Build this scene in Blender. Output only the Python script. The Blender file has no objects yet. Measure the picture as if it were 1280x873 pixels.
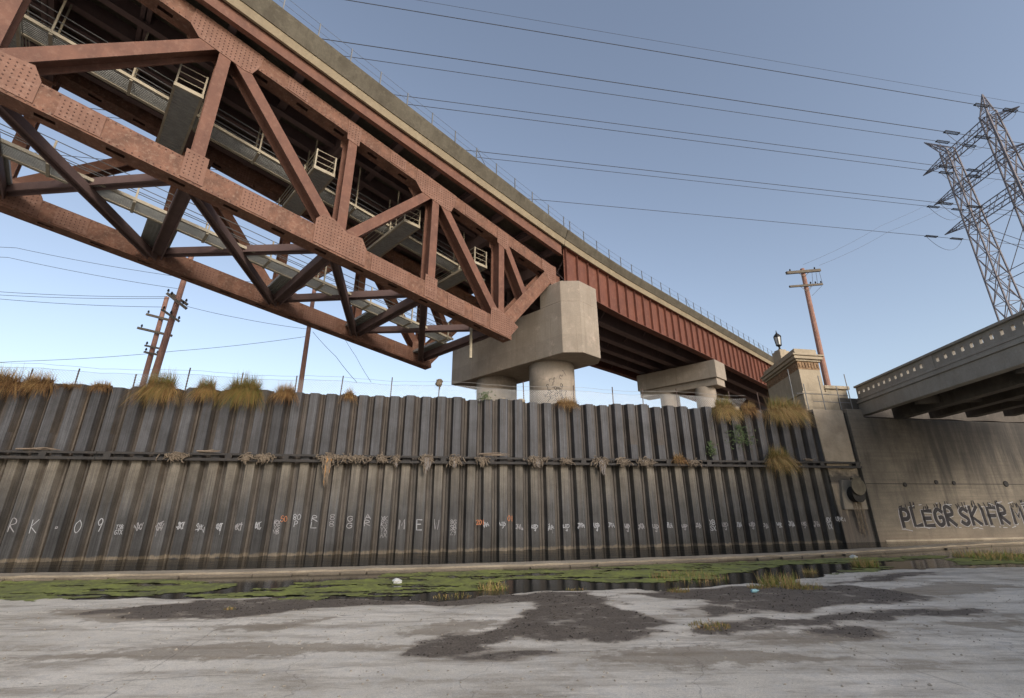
import bpy, math, random
from mathutils import Vector, Matrix, noise
random.seed(7)
R = math.radians
sc = bpy.context.scene
COL = sc.collection
V = Vector

# ------------------------------------------------------------------ camera
F_PX = 569.0; PITCH = R(19.3); ROLL = R(0.2); CZ = 2.0
_c, _s = math.cos(PITCH), math.sin(PITCH); _cr, _sr = math.cos(ROLL), math.sin(ROLL)
def ray(px, py):
    X = px-640.0; Y = py-426.5
    x = X*_cr-Y*_sr; y = X*_sr+Y*_cr; v = -y
    return V((x, F_PX*_c-v*_s, F_PX*_s+v*_c))
def at(px, py, n, d):
    """point of the photograph on the world plane n.P = d"""
    r = ray(px, py); C = V((0, 0, CZ))
    return C + r*((d-n.dot(C))/n.dot(r))
ZAX = V((0, 0, 1))
WAZ = R(78.95)
WT = V((math.sin(WAZ), math.cos(WAZ), 0)); WN = V((-math.cos(WAZ), math.sin(WAZ), 0)); WD = 24.7
BAZ = R(46)
BU = V((math.sin(BAZ), math.cos(BAZ), 0)); BW = V((-math.cos(BAZ), math.sin(BAZ), 0))
RAZ = R(10.4)
RT = V((math.sin(RAZ), math.cos(RAZ), 0)); RN = V((math.cos(RAZ), -math.sin(RAZ), 0))
def wp(s, nd, z): return WT*s + WN*nd + ZAX*z
def bp(u, w, z): return BU*u + BW*w + ZAX*z
def rp(t, n, z): return RT*t + RN*n + ZAX*z

cam = bpy.data.cameras.new('camera'); co = bpy.data.objects.new('camera', cam); COL.objects.link(co)
cam.sensor_fit = 'HORIZONTAL'; cam.sensor_width = 36.0; cam.lens = F_PX/1280*36
cam.shift_y = -10/1280; cam.clip_start = 0.1; cam.clip_end = 6000
co.matrix_world = Matrix.Translation((0, 0, CZ)) @ Matrix.Rotation(R(90)+PITCH, 4, 'X') @ Matrix.Rotation(-ROLL, 4, 'Z')
sc.camera = co

# ------------------------------------------------------------------ light
SUN_AZ, SUN_EL = R(147), R(23)      # azimuth clockwise from +Y: behind the camera, to the right
wd = bpy.data.worlds.new('World'); sc.world = wd; wd.use_nodes = True
nt = wd.node_tree; bg = nt.nodes['Background']
sky = nt.nodes.new('ShaderNodeTexSky'); sky.sky_type = 'NISHITA'; sky.sun_disc = False
sky.sun_elevation = SUN_EL; sky.sun_rotation = SUN_AZ
sky.air_density = 1.0; sky.dust_density = 2.0; sky.ozone_density = 2.0; sky.altitude = 50
hs = nt.nodes.new('ShaderNodeHueSaturation'); hs.inputs['Saturation'].default_value = .72   # a dull, hazy evening sky
nt.links.new(sky.outputs[0], hs.inputs['Color']); nt.links.new(hs.outputs[0], bg.inputs[0]); bg.inputs[1].default_value = 0.15
sl = bpy.data.lights.new('sun', 'SUN'); sl.energy = 1.25; sl.angle = R(14); sl.color = (1.0, .90, .78)
so = bpy.data.objects.new('sun', sl); COL.objects.link(so)
sd = V((math.sin(SUN_AZ)*math.cos(SUN_EL), math.cos(SUN_AZ)*math.cos(SUN_EL), math.sin(SUN_EL)))
so.rotation_euler = sd.to_track_quat('Z', 'Y').to_euler()
vs = sc.view_settings; vs.view_transform = 'Standard'; vs.look = 'None'; vs.gamma = 1; vs.exposure = 0.52
vs.use_curve_mapping = False

# ------------------------------------------------------------------ materials
def new_mat(name):
    m = bpy.data.materials.new(name); m.use_nodes = True
    nt = m.node_tree; return m, nt, nt.nodes['Principled BSDF']
def nd(nt, kind, **kw):
    n = nt.nodes.new(kind)
    for k, v in kw.items():
        if k in n.inputs: n.inputs[k].default_value = v
        else: setattr(n, k, v)
    return n
def coords(nt, scale=(1, 1, 1)):
    tc = nd(nt, 'ShaderNodeTexCoord'); mp = nd(nt, 'ShaderNodeMapping')
    mp.inputs['Scale'].default_value = scale
    nt.links.new(tc.outputs['Object'], mp.inputs[0]); return mp.outputs[0]
def noi(nt, vec, scale, detail=6, rough=.6):
    n = nd(nt, 'ShaderNodeTexNoise', Scale=scale, Detail=detail, Roughness=rough)
    nt.links.new(vec, n.inputs['Vector']); return n.outputs['Fac']
def ramp(nt, fac, lo, hi, a=0.0, b=1.0):
    m = nd(nt, 'ShaderNodeMapRange'); m.inputs[1].default_value = lo; m.inputs[2].default_value = hi
    m.inputs[3].default_value = a; m.inputs[4].default_value = b
    nt.links.new(fac, m.inputs[0]); return m.outputs[0]
def mix(nt, fac, a, b, mode='MIX'):
    m = nd(nt, 'ShaderNodeMix', data_type='RGBA', blend_type=mode)
    for i, x in ((0, fac), (6, a), (7, b)):
        if isinstance(x, (int, float)): m.inputs[i].default_value = x
        elif isinstance(x, tuple): m.inputs[i].default_value = (*x, 1)
        else: nt.links.new(x, m.inputs[i])
    return m.outputs[2]
def mth(nt, op, a, b=None):
    m = nd(nt, 'ShaderNodeMath', operation=op)
    for i, x in enumerate((a, b)):
        if x is None: continue
        if isinstance(x, (int, float)): m.inputs[i].default_value = x
        else: nt.links.new(x, m.inputs[i])
    return m.outputs[0]
def attr(nt, name):
    a = nd(nt, 'ShaderNodeAttribute', attribute_name=name); return a.outputs['Fac']
def bump(nt, bs, h, strength=.3, dist=.02):
    b = nd(nt, 'ShaderNodeBump', Strength=strength, Distance=dist)
    nt.links.new(h, b.inputs['Height']); nt.links.new(b.outputs[0], bs.inputs['Normal'])
def zsep(nt):
    tc = nd(nt, 'ShaderNodeTexCoord'); s = nd(nt, 'ShaderNodeSeparateXYZ')
    nt.links.new(tc.outputs['Object'], s.inputs[0]); return s.outputs[2]

def weathered(name, base, dark, light=None, rough=.8, metal=0, sc1=.8, streak=(6, 6, .25), k=.7, bs=.25, fine=18, spec=.3):
    m, nt, b = new_mat(name)
    v = coords(nt); sv = coords(nt, streak)
    c = mix(nt, ramp(nt, noi(nt, v, sc1), .35, .7, 0, k), base, dark)
    c = mix(nt, ramp(nt, noi(nt, sv, 1.0, 5), .5, .75, 0, k*.8), c, dark)
    if light: c = mix(nt, ramp(nt, noi(nt, v, sc1*3.3, 8, .7), .52, .75, 0, .75), c, light)
    f = noi(nt, v, fine, 8, .7)
    c = mix(nt, .35, c, mix(nt, ramp(nt, f, .3, .7), (.45, .45, .45), (1.0, 1.0, 1.0)), 'MULTIPLY')
    nt.links.new(c, b.inputs['Base Color']); b.inputs['Roughness'].default_value = rough
    b.inputs['Metallic'].default_value = metal; b.inputs['Specular IOR Level'].default_value = spec
    bump(nt, b, f, bs, .02); return m
M = {}
M['truss'] = weathered('rusty_brown_truss_paint', (.24, .116, .075), (.12, .06, .04), (.38, .26, .19), .72, 0, 2.4, (3.2, 3.2, 2.0), .9, .35, 22)
M['truss2'] = weathered('rusty_brown_member_paint', (.215, .1, .066), (.12, .057, .041), (.29, .165, .115), .68, 0, 1.4, (5, 5, .5), .7, .15, 30)
M['gusset'] = weathered('pinkish_brown_gusset_paint', (.25, .13, .09), (.155, .08, .055), (.36, .22, .165), .7, 0, 1.2, (3, 3, 1), .6, .2, 30)
M['bolt'] = weathered('dark_rusty_bolts', (.135, .066, .048), (.085, .043, .032), (.22, .13, .1), .7, 0, 5, (3, 3, 3), .6, .1, 30)
M['girder'] = weathered('red_oxide_girder_paint', (.2, .074, .047), (.115, .046, .033), (.26, .12, .082), .68, 0, .9, (5, 5, .3), .7, .1, 25)
M['under'] = weathered('purple_brown_underside_paint', (.21, .14, .128), (.125, .085, .08), None, .7, 0, .7, (3, 3, 1), .6, .1, 25)  # same steel under the decks, colour raised to lighten its shade
M['cheek'] = weathered('warm_pier_concrete', (.40, .335, .265), (.27, .225, .18), (.48, .395, .32), .9, 0, .45, (2.5, 2.5, .35), .55, .3, 14)
def form_lines(m, step, off):
    nt = m.node_tree; b = nt.nodes['Principled BSDF']; src = b.inputs['Base Color'].links[0].from_socket
    z = zsep(nt); v = coords(nt); wob = ramp(nt, noi(nt, v, .9, 5), .3, .7, -.02, .02)
    fr = mth(nt, 'FRACT', mth(nt, 'DIVIDE', mth(nt, 'ADD', mth(nt, 'ADD', z, wob), off), step))
    ln = mth(nt, 'MULTIPLY', ramp(nt, fr, 0, .016, .6, 0), ramp(nt, noi(nt, v, 1.6, 5), .35, .6))
    c = mix(nt, ln, src, (.17, .13, .095))
    tone = mth(nt, 'FLOOR', mth(nt, 'DIVIDE', mth(nt, 'ADD', z, off), step))
    wn = nd(nt, 'ShaderNodeTexWhiteNoise', noise_dimensions='1D'); nt.links.new(tone, wn.inputs['W'])
    c = mix(nt, ramp(nt, wn.outputs['Value'], 0, 1, 0, .35), c, mix(nt, 1.0, c, (.72, .72, .74), 'MULTIPLY'))
    st = noi(nt, coords(nt, (4, 4, .16)), 1.0, 7, .7); c = mix(nt, ramp(nt, st, .55, .72, 0, .55), c, (.2, .15, .105))
    bl = noi(nt, v, 1.3, 8, .75); c = mix(nt, ramp(nt, bl, .56, .66, 0, .5), c, (.27, .215, .165)); c = mix(nt, ramp(nt, bl, .32, .42, .4, 0), c, (.6, .47, .37))
    nt.links.new(c, b.inputs['Base Color'])
form_lines(M['cheek'], 1.22, .35)
M['edge'] = weathered('cream_deck_edge_concrete', (.33, .262, .172), (.2, .155, .1), (.4, .33, .225), .9, 0, .6, (2, 2, .5), .6, .2, 14)
M['parapet'] = weathered('weathered_parapet_concrete', (.15, .13, .096), (.08, .067, .048), (.2, .175, .13), .9, 0, 1.1, (6, 6, .4), .8, .3, 12)
M['conc'] = weathered('grey_road_bridge_concrete', (.27, .235, .19), (.15, .128, .1), (.33, .29, .24), .9, 0, .5, (3, 3, .3), .7, .3, 14)
M['sooty'] = weathered('soot_blackened_concrete', (.15, .128, .105), (.07, .06, .052), (.22, .185, .15), .95, 0, .45, (2, 2, .4), .8, .3, 12)  # shade under the road deck put into the concrete colour
M['bal'] = weathered('grey_balustrade_concrete', (.37, .34, .295), (.24, .215, .18), (.44, .405, .355), .9, 0, .6, (3, 3, .4), .6, .3, 14)
M['pylon'] = weathered('buff_pylon_stone', (.45, .37, .265), (.29, .235, .165), (.54, .455, .34), .9, 0, .8, (3, 3, .3), .6, .25, 14)
M['frieze'] = weathered('carved_frieze_stone', (.36, .23, .13), (.17, .105, .065), (.48, .36, .24), .95, 0, 3.5, (3, 3, 1), .8, .9, 9)
M['catwalk'] = weathered('cream_catwalk_paint', (.5, .435, .325), (.3, .25, .175), (.58, .52, .41), .6, 0, 1.5, (3, 3, 1), .6, .1, 30)
M['grate'] = weathered('grey_catwalk_grating', (.46, .46, .43), (.27, .27, .255), None, .6, .3, 3, (3, 3, 1), .5, .3, 40)
M['galv'] = weathered('dull_galvanised_steel', (.22, .22, .22), (.13, .13, .13), None, .5, .4, 3, (3, 3, 1), .5, .1, 40)
M['wood'] = weathered('red_brown_pole_wood', (.4, .215, .16), (.24, .13, .095), (.48, .3, .235), .85, 0, 1.5, (8, 8, .5), .7, .3, 30)
M['arm'] = weathered('grey_crossarm_wood', (.17, .14, .105), (.09, .075, .06), None, .85, 0, 2, (4, 4, 2), .6, .2, 30)
M['wire'] = weathered('dark_wire', (.07, .07, .08), (.045, .045, .05), None, .6, 0, 2, (3, 3, 1), .3, 0, 10)
M['tower'] = weathered('purple_grey_tower_steel', (.19, .17, .18), (.12, .108, .115), None, .6, .2, 2, (3, 3, 1), .5, 0, 10)
M['waler'] = weathered('dark_waler_steel', (.055, .05, .047), (.028, .026, .026), (.11, .085, .065), .7, .1, 2, (1, 1, 4), .6, .3, 30)
M['debris'] = weathered('matted_flood_debris', (.24, .19, .14), (.11, .085, .065), (.36, .3, .24), .95, 0, 5, (14, 14, 2), .8, .7, 25)
M['rag'] = weathered('pale_grey_rag', (.28, .25, .23), (.14, .12, .11), (.42, .38, .35), .95, 0, 5, (14, 14, 2), .8, .5, 25)
M['orange'] = weathered('orange_shredded_cloth', (.5, .25, .08), (.25, .15, .08), (.6, .45, .3), .95, 0, 5, (14, 14, 2), .8, .5, 25)
M['soot'] = weathered('black_iron', (.03, .028, .026), (.015, .014, .014), (.08, .06, .045), .7, .2, 3, (3, 3, 1), .6, .3, 20)
M['paint_w'] = weathered('white_spray_paint', (.43, .43, .45), (.27, .27, .28), None, .8, 0, 9, (6, 6, 6), .6, 0, 30)
M['paint_p'] = weathered('pale_outline_spray_paint', (.36, .345, .36), (.2, .19, .185), None, .8, 0, 5, (6, 6, 6), .8, 0, 30)
M['paint_o'] = weathered('orange_spray_paint', (.5, .2, .1), (.35, .15, .08), None, .8, 0, 9, (6, 6, 6), .6, 0, 30)
M['paint_k'] = weathered('black_graffiti_paint', (.03, .027, .03), (.018, .017, .018), (.065, .06, .062), .8, 0, 3, (6, 6, 6), .6, 0, 30)
M['plastic'] = weathered('pale_blue_plastic', (.25, .45, .5), (.2, .35, .4), None, .3, 0, 4, (3, 3, 3), .4, .1, 10)
M['bag'] = weathered('white_plastic_bag', (.7, .7, .68), (.45, .45, .43), None, .5, 0, 6, (3, 3, 3), .6, .4, 12)
M['dirt'] = weathered('brown_bank_dirt', (.2, .15, .1), (.12, .09, .06), (.28, .22, .16), .95, 0, .7, (1, 1, 1), .6, .8, 10)
M['branch'] = weathered('grey_driftwood', (.26, .2, .15), (.13, .1, .075), (.36, .3, .24), .9, 0, 4, (3, 3, 3), .7, .4, 30)

def leafy(name, a, b2, rough=.7, trans=.25):
    m, nt, b = new_mat(name); v = coords(nt)
    c = mix(nt, ramp(nt, noi(nt, v, 3.0, 4), .35, .65), a, b2)
    nt.links.new(c, b.inputs['Base Color']); b.inputs['Roughness'].default_value = rough
    b.inputs['Specular IOR Level'].default_value = .2
    return m
M['dry'] = leafy('dry_tan_grass', (.36, .21, .075), (.22, .125, .05))
M['drypale'] = leafy('pale_straw_grass', (.46, .32, .14), (.32, .2, .09))
M['brown'] = leafy('red_brown_dead_grass', (.22, .115, .05), (.13, .07, .035))
M['olive'] = leafy('olive_grass', (.13, .14, .035), (.19, .165, .055))
M['green'] = leafy('bright_green_grass', (.12, .20, .03), (.19, .25, .05))
M['leaf'] = leafy('dull_green_leaves', (.055, .09, .035), (.09, .11, .05))

def sheet_pile_mat():
    m, nt, b = new_mat('weathered_sheet_pile_steel')
    v = coords(nt); z = zsep(nt)
    st = noi(nt, coords(nt, (7, 7, .09)), 1.0, 6, .65); st2 = noi(nt, coords(nt, (2.2, 2.2, .12)), 1.0, 5, .6)
    rec = attr(nt, 'recess'); rnd = attr(nt, 'shade')
    # above the rail: slate; below: tan streaks fading to dark grey
    up = mix(nt, ramp(nt, st, .35, .7), (.105, .107, .118), (.062, .062, .068))
    up = mix(nt, rec, up, mix(nt, st2, (.074, .064, .058), (.11, .092, .078)))
    upw = mth(nt, 'ADD', z, ramp(nt, st2, .3, .7, -1.2, 1.2))
    up = mix(nt, ramp(nt, mth(nt, 'MULTIPLY', ramp(nt, st, .52, .72), ramp(nt, upw, 4, 7)), 0, 1, 0, .35), up, (.16, .10, .045))
    tan = mix(nt, ramp(nt, st, .35, .68), (.31, .268, .205), (.12, .106, .09))
    grey = mix(nt, ramp(nt, st, .35, .7), (.092, .092, .095), (.045, .044, .045))
    zz = mth(nt, 'ADD', z, ramp(nt, st, .3, .7, -1.0, 1.0))
    low = mix(nt, ramp(nt, zz, 1.5, 4.3), grey, tan)
    lowr = mix(nt, ramp(nt, st2, .35, .65), (.085, .075, .067), (.13, .112, .095))
    low = mix(nt, mth(nt, 'MULTIPLY', rec, .85), low, lowr)
    # rust runs
    rust = mth(nt, 'MULTIPLY', ramp(nt, noi(nt, coords(nt, (1.3, 1.3, .03)), 1.0, 3, .5), .66, .74), ramp(nt, st, .45, .6))
    low = mix(nt, mth(nt, 'MULTIPLY', rust, .6), low, (.22, .11, .05))
    c = mix(nt, ramp(nt, z, 3.85, 3.9), low, up)
    # dried silt line over the water, wet below
    zl = mth(nt, 'ADD', z, ramp(nt, noi(nt, v, 3.0, 4), .3, .7, -.06, .06))
    c = mix(nt, mth(nt, 'MULTIPLY', ramp(nt, zl, -.30, -.23, 1, 0), ramp(nt, zl, -.42, -.38)), c, (.22, .185, .14))
    c = mix(nt, ramp(nt, zl, -.1, .45, .55, 0), c, mix(nt, 1.0, c, (.62, .6, .58), 'MULTIPLY'))
    c = mix(nt, ramp(nt, rnd, 0, 1, 0, .75), c, mix(nt, 1.0, c, (.55, .55, .56), 'MULTIPLY'))
    f = noi(nt, v, 22, 8, .75); fs = noi(nt, coords(nt, (22, 22, .35)), 1.0, 5, .7); bl = noi(nt, v, .7, 6, .7)
    c = mix(nt, .6, c, mix(nt, ramp(nt, f, .3, .7), (.5, .5, .5), (1.2, 1.2, 1.2)), 'MULTIPLY')
    c = mix(nt, .8, c, mix(nt, ramp(nt, fs, .35, .65), (.55, .54, .52), (1.35, 1.33, 1.3)), 'MULTIPLY')
    c = mix(nt, .8, c, mix(nt, ramp(nt, bl, .35, .65), (.6, .57, .54), (1.25, 1.24, 1.24)), 'MULTIPLY')
    nt.links.new(c, b.inputs['Base Color']); b.inputs['Roughness'].default_value = .62
    b.inputs['Specular IOR Level'].default_value = .35
    bump(nt, b, mix(nt, .5, f, st), .3, .02); return m
M['pile'] = sheet_pile_mat()

def abut_mat():
    m, nt, b = new_mat('stained_abutment_concrete')
    v = coords(nt); z = zsep(nt)
    c = mix(nt, ramp(nt, noi(nt, v, .5, 7, .65), .35, .68), (.235, .2, .155), (.135, .115, .09))
    bd = noi(nt, coords(nt, (.22, .22, 7.0)), 1.0, 6, .65)
    c = mix(nt, ramp(nt, bd, .45, .6, 0, .6), c, (.14, .118, .092))
    st = noi(nt, coords(nt, (2.0, 2.0, .18)), 1.0, 6, .65)
    c = mix(nt, ramp(nt, st, .55, .7, 0, .5), c, (.08, .07, .06))
    big = noi(nt, v, .23, 5, .6)
    dark_tone = mth(nt, 'MULTIPLY', ramp(nt, big, .38, .52), ramp(nt, mth(nt, 'ADD', z, ramp(nt, st, .3, .7, -1, 1)), 1.8, 4.2))
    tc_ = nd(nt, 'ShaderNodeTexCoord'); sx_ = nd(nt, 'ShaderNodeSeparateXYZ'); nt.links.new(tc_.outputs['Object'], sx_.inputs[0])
    dark_tone = mth(nt, 'MULTIPLY', dark_tone, .35)
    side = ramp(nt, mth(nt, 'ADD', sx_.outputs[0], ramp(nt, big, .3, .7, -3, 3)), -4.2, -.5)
    dark_tone = mth(nt, 'MAXIMUM', dark_tone, mth(nt, 'MULTIPLY', mth(nt, 'MULTIPLY', side, ramp(nt, mth(nt, 'ADD', z, ramp(nt, st, .3, .7, -1, 1)), 2.5, 6.0)), ramp(nt, st, .25, .55, .5, 1)))  # bridge shade painted in together with soot, darkest at upper right
    c = mix(nt, mth(nt, 'MULTIPLY', dark_tone, .85), c, (.035, .031, .028))
    c = mix(nt, ramp(nt, mth(nt, 'ADD', z, ramp(nt, big, .3, .7, -.3, .3)), 0.2, 1.4, .45, 0), c, (.22, .165, .12))
    f = noi(nt, v, 12, 8, .75)
    c = mix(nt, .45, c, mix(nt, ramp(nt, f, .3, .7), (.5, .5, .5), (1.1, 1.1, 1.1)), 'MULTIPLY')
    nt.links.new(c, b.inputs['Base Color']); b.inputs['Roughness'].default_value = .9
    bump(nt, b, f, .4, .03); return m
M['abut'] = abut_mat()

def wing_mat():
    m, nt, b = new_mat('wing_concrete_with_soot')
    v = coords(nt); z = zsep(nt)
    st = noi(nt, coords(nt, (5, 5, .2)), 1.0, 6, .65)
    c = mix(nt, ramp(nt, noi(nt, v, 1.2, 7), .35, .68), (.38, .315, .235), (.26, .21, .155))
    zz = mth(nt, 'ADD', z, ramp(nt, st, .3, .7, -.9, .9))
    dk = ramp(nt, zz, 2.2, 3.6, 1, 0)
    c = mix(nt, dk, c, mix(nt, ramp(nt, st, .4, .65), (.07, .062, .055), (.13, .105, .085)))
    band = mth(nt, 'MULTIPLY', ramp(nt, z, 3.75, 3.9), ramp(nt, mth(nt, 'ADD', z, ramp(nt, noi(nt, v, 2.5, 4), .3, .7, -.3, .3)), 4.3, 4.8, 1, 0))
    c = mix(nt, mth(nt, 'MULTIPLY', band, .85), c, (.045, .04, .036))
    f = noi(nt, v, 12, 8, .75)
    c = mix(nt, .4, c, mix(nt, ramp(nt, f, .3, .7), (.5, .5, .5), (1.1, 1.1, 1.1)), 'MULTIPLY')
    nt.links.new(c, b.inputs['Base Color']); b.inputs['Roughness'].default_value = .9
    bump(nt, b, f, .4, .03); return m
M['wing'] = wing_mat()

def bed_mat():
    m, nt, b = new_mat('dusty_riverbed_concrete_and_mud')
    v = coords(nt); mud = attr(nt, 'mud'); br = attr(nt, 'silt')
    n1 = noi(nt, v, .55, 8, .65); n2 = noi(nt, v, 3.5, 8, .7); f = noi(nt, v, 26, 8, .75)
    sv = noi(nt, coords(nt, (.45, 2.6, 1)), 1.0, 7, .65)
    c = mix(nt, ramp(nt, n1, .35, .65), (.78, .715, .62), (.58, .525, .44))
    c = mix(nt, ramp(nt, sv, .46, .62, 0, .8), c, (.34, .29, .23))
    c = mix(nt, ramp(nt, n2, .5, .62, 0, .7), c, (.62, .58, .52))
    bm = ramp(nt, mth(nt, 'ADD', br, ramp(nt, n2, .25, .75, -.35, .35)), .42, .62)
    c = mix(nt, mth(nt, 'MULTIPLY', bm, .65), c, (.24, .19, .135))
    c = mix(nt, ramp(nt, noi(nt, coords(nt, (3, 9, 1)), 1.6, 9, .8), .56, .66, 0, .6), c, (.3, .25, .19))
    # cracks
    vo = nd(nt, 'ShaderNodeTexVoronoi', feature='DISTANCE_TO_EDGE', Scale=.28)
    wob = nd(nt, 'ShaderNodeVectorMath', operation='ADD'); nv = nd(nt, 'ShaderNodeTexNoise', Scale=1.3, Detail=5)
    nt.links.new(v, nv.inputs['Vector']); nt.links.new(v, wob.inputs[0]); nt.links.new(nv.outputs['Color'], wob.inputs[1])
    nt.links.new(wob.outputs[0], vo.inputs['Vector'])
    ck = ramp(nt, vo.outputs['Distance'], .0, .0035, .45, 0)
    c = mix(nt, ck, c, (.12, .1, .085))
    f2 = noi(nt, v, 75, 6, .8)
    mm = ramp(nt, mth(nt, 'ADD', mth(nt, 'ADD', mud, ramp(nt, n2, .2, .8, -.5, .5)), ramp(nt, f, .25, .75, -.22, .22)), .36, .62)
    hol = mth(nt, 'MULTIPLY', ramp(nt, noi(nt, coords(nt, (1, 1.8, 1)), 1.5, 8, .7), .55, .66), .75); mm = mth(nt, 'MULTIPLY', mm, mth(nt, 'SUBTRACT', 1.0, hol))
    damp = ramp(nt, mth(nt, 'ADD', mud, ramp(nt, n2, .2, .8, -.2, .2)), .05, .45, 0, .6); c = mix(nt, damp, c, mix(nt, 1.0, c, (.55, .5, .45), 'MULTIPLY'))
    for dv, off, wv in ((tuple(WN), 8.05, .02), (tuple(WT), -3.6, .018), (tuple(WT), 6.9, .018), (tuple(WN), 11.6, .02)):
        dp = nd(nt, 'ShaderNodeVectorMath', operation='DOT_PRODUCT'); dp.inputs[1].default_value = dv; nt.links.new(v, dp.inputs[0])
        d_ = mth(nt, 'ABSOLUTE', mth(nt, 'SUBTRACT', mth(nt, 'ADD', dp.outputs['Value'], ramp(nt, n1, .3, .7, -.05, .05)), off))
        c = mix(nt, mth(nt, 'MULTIPLY', ramp(nt, d_, 0, wv, .7, 0), ramp(nt, n2, .35, .6)), c, (.13, .11, .09))
    mc = mix(nt, ramp(nt, f, .35, .65), (.062, .05, .040), (.20, .165, .132))
    mc = mix(nt, ramp(nt, n2, .45, .7, 0, .6), mc, (.2, .165, .13))
    c = mix(nt, mm, c, mc)
    c = mix(nt, .45, c, mix(nt, ramp(nt, f, .3, .7), (.62, .62, .62), (1.12, 1.12, 1.12)), 'MULTIPLY')
    c = mix(nt, .6, c, mix(nt, ramp(nt, f2, .35, .65), (.64, .63, .62), (1.5, 1.5, 1.5)), 'MULTIPLY')
    nt.links.new(c, b.inputs['Base Color'])
    nt.links.new(ramp(nt, mm, 0, 1, .92, .68), b.inputs['Roughness']); b.inputs['Specular IOR Level'].default_value = .3
    bump(nt, b, mix(nt, .35, mix(nt, .5, f, f2), n2), .7, .05); return m
M['bed'] = bed_mat()

def water_mat(name, bs, rough, spec, wv=(1.0, 7, 1)):
    m, nt, b = new_mat(name)
    v = coords(nt, (1, 1, 1)); n = noi(nt, coords(nt, wv), 2.2, 5, .65)
    b.inputs['Base Color'].default_value = (.016, .016, .014, 1); b.inputs['Roughness'].default_value = .07
    b.inputs['IOR'].default_value = 1.33; b.inputs['Specular IOR Level'].default_value = spec
    bump(nt, b, n, bs, .05); return m
M['water'] = water_mat('still_shallow_water', .05, .03, .5); M['chan'] = water_mat('rippled_channel_water', .6, .04, .1, (.22, .8, 1))
def algae_mat():
    m, nt, b = new_mat('bright_green_algae'); v = coords(nt)
    n1 = noi(nt, v, 1.1, 7, .7); n2 = noi(nt, v, 9, 7, .7)
    c = mix(nt, ramp(nt, n1, .38, .62), (.23, .25, .06), (.12, .12, .05))
    c = mix(nt, ramp(nt, n2, .5, .7, 0, .7), c, (.36, .43, .085))
    c = mix(nt, ramp(nt, noi(nt, v, 2.6, 5), .55, .68, 0, .7), c, (.07, .06, .04))
    nt.links.new(c, b.inputs['Base Color']); b.inputs['Roughness'].default_value = .7
    bump(nt, b, n2, .6, .03); return m
M['algae'] = algae_mat()
def ledge_mat():
    m, nt, b = new_mat('silty_ledge_concrete'); v = coords(nt)
    n1 = noi(nt, coords(nt, (.5, 3, 3)), 1.0, 7, .7); f = noi(nt, v, 14, 8, .75)
    c = mix(nt, ramp(nt, n1, .35, .68), (.44, .37, .28), (.25, .205, .15))
    c = mix(nt, ramp(nt, zsep(nt), -.36, -.29, .8, 0), c, (.1, .08, .058))
    c = mix(nt, .5, c, mix(nt, ramp(nt, f, .3, .7), (.45, .45, .45), (1.1, 1.1, 1.1)), 'MULTIPLY')
    nt.links.new(c, b.inputs['Base Color']); b.inputs['Roughness'].default_value = .9
    bump(nt, b, f, .6, .04); return m
M['ledge'] = ledge_mat()

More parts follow.
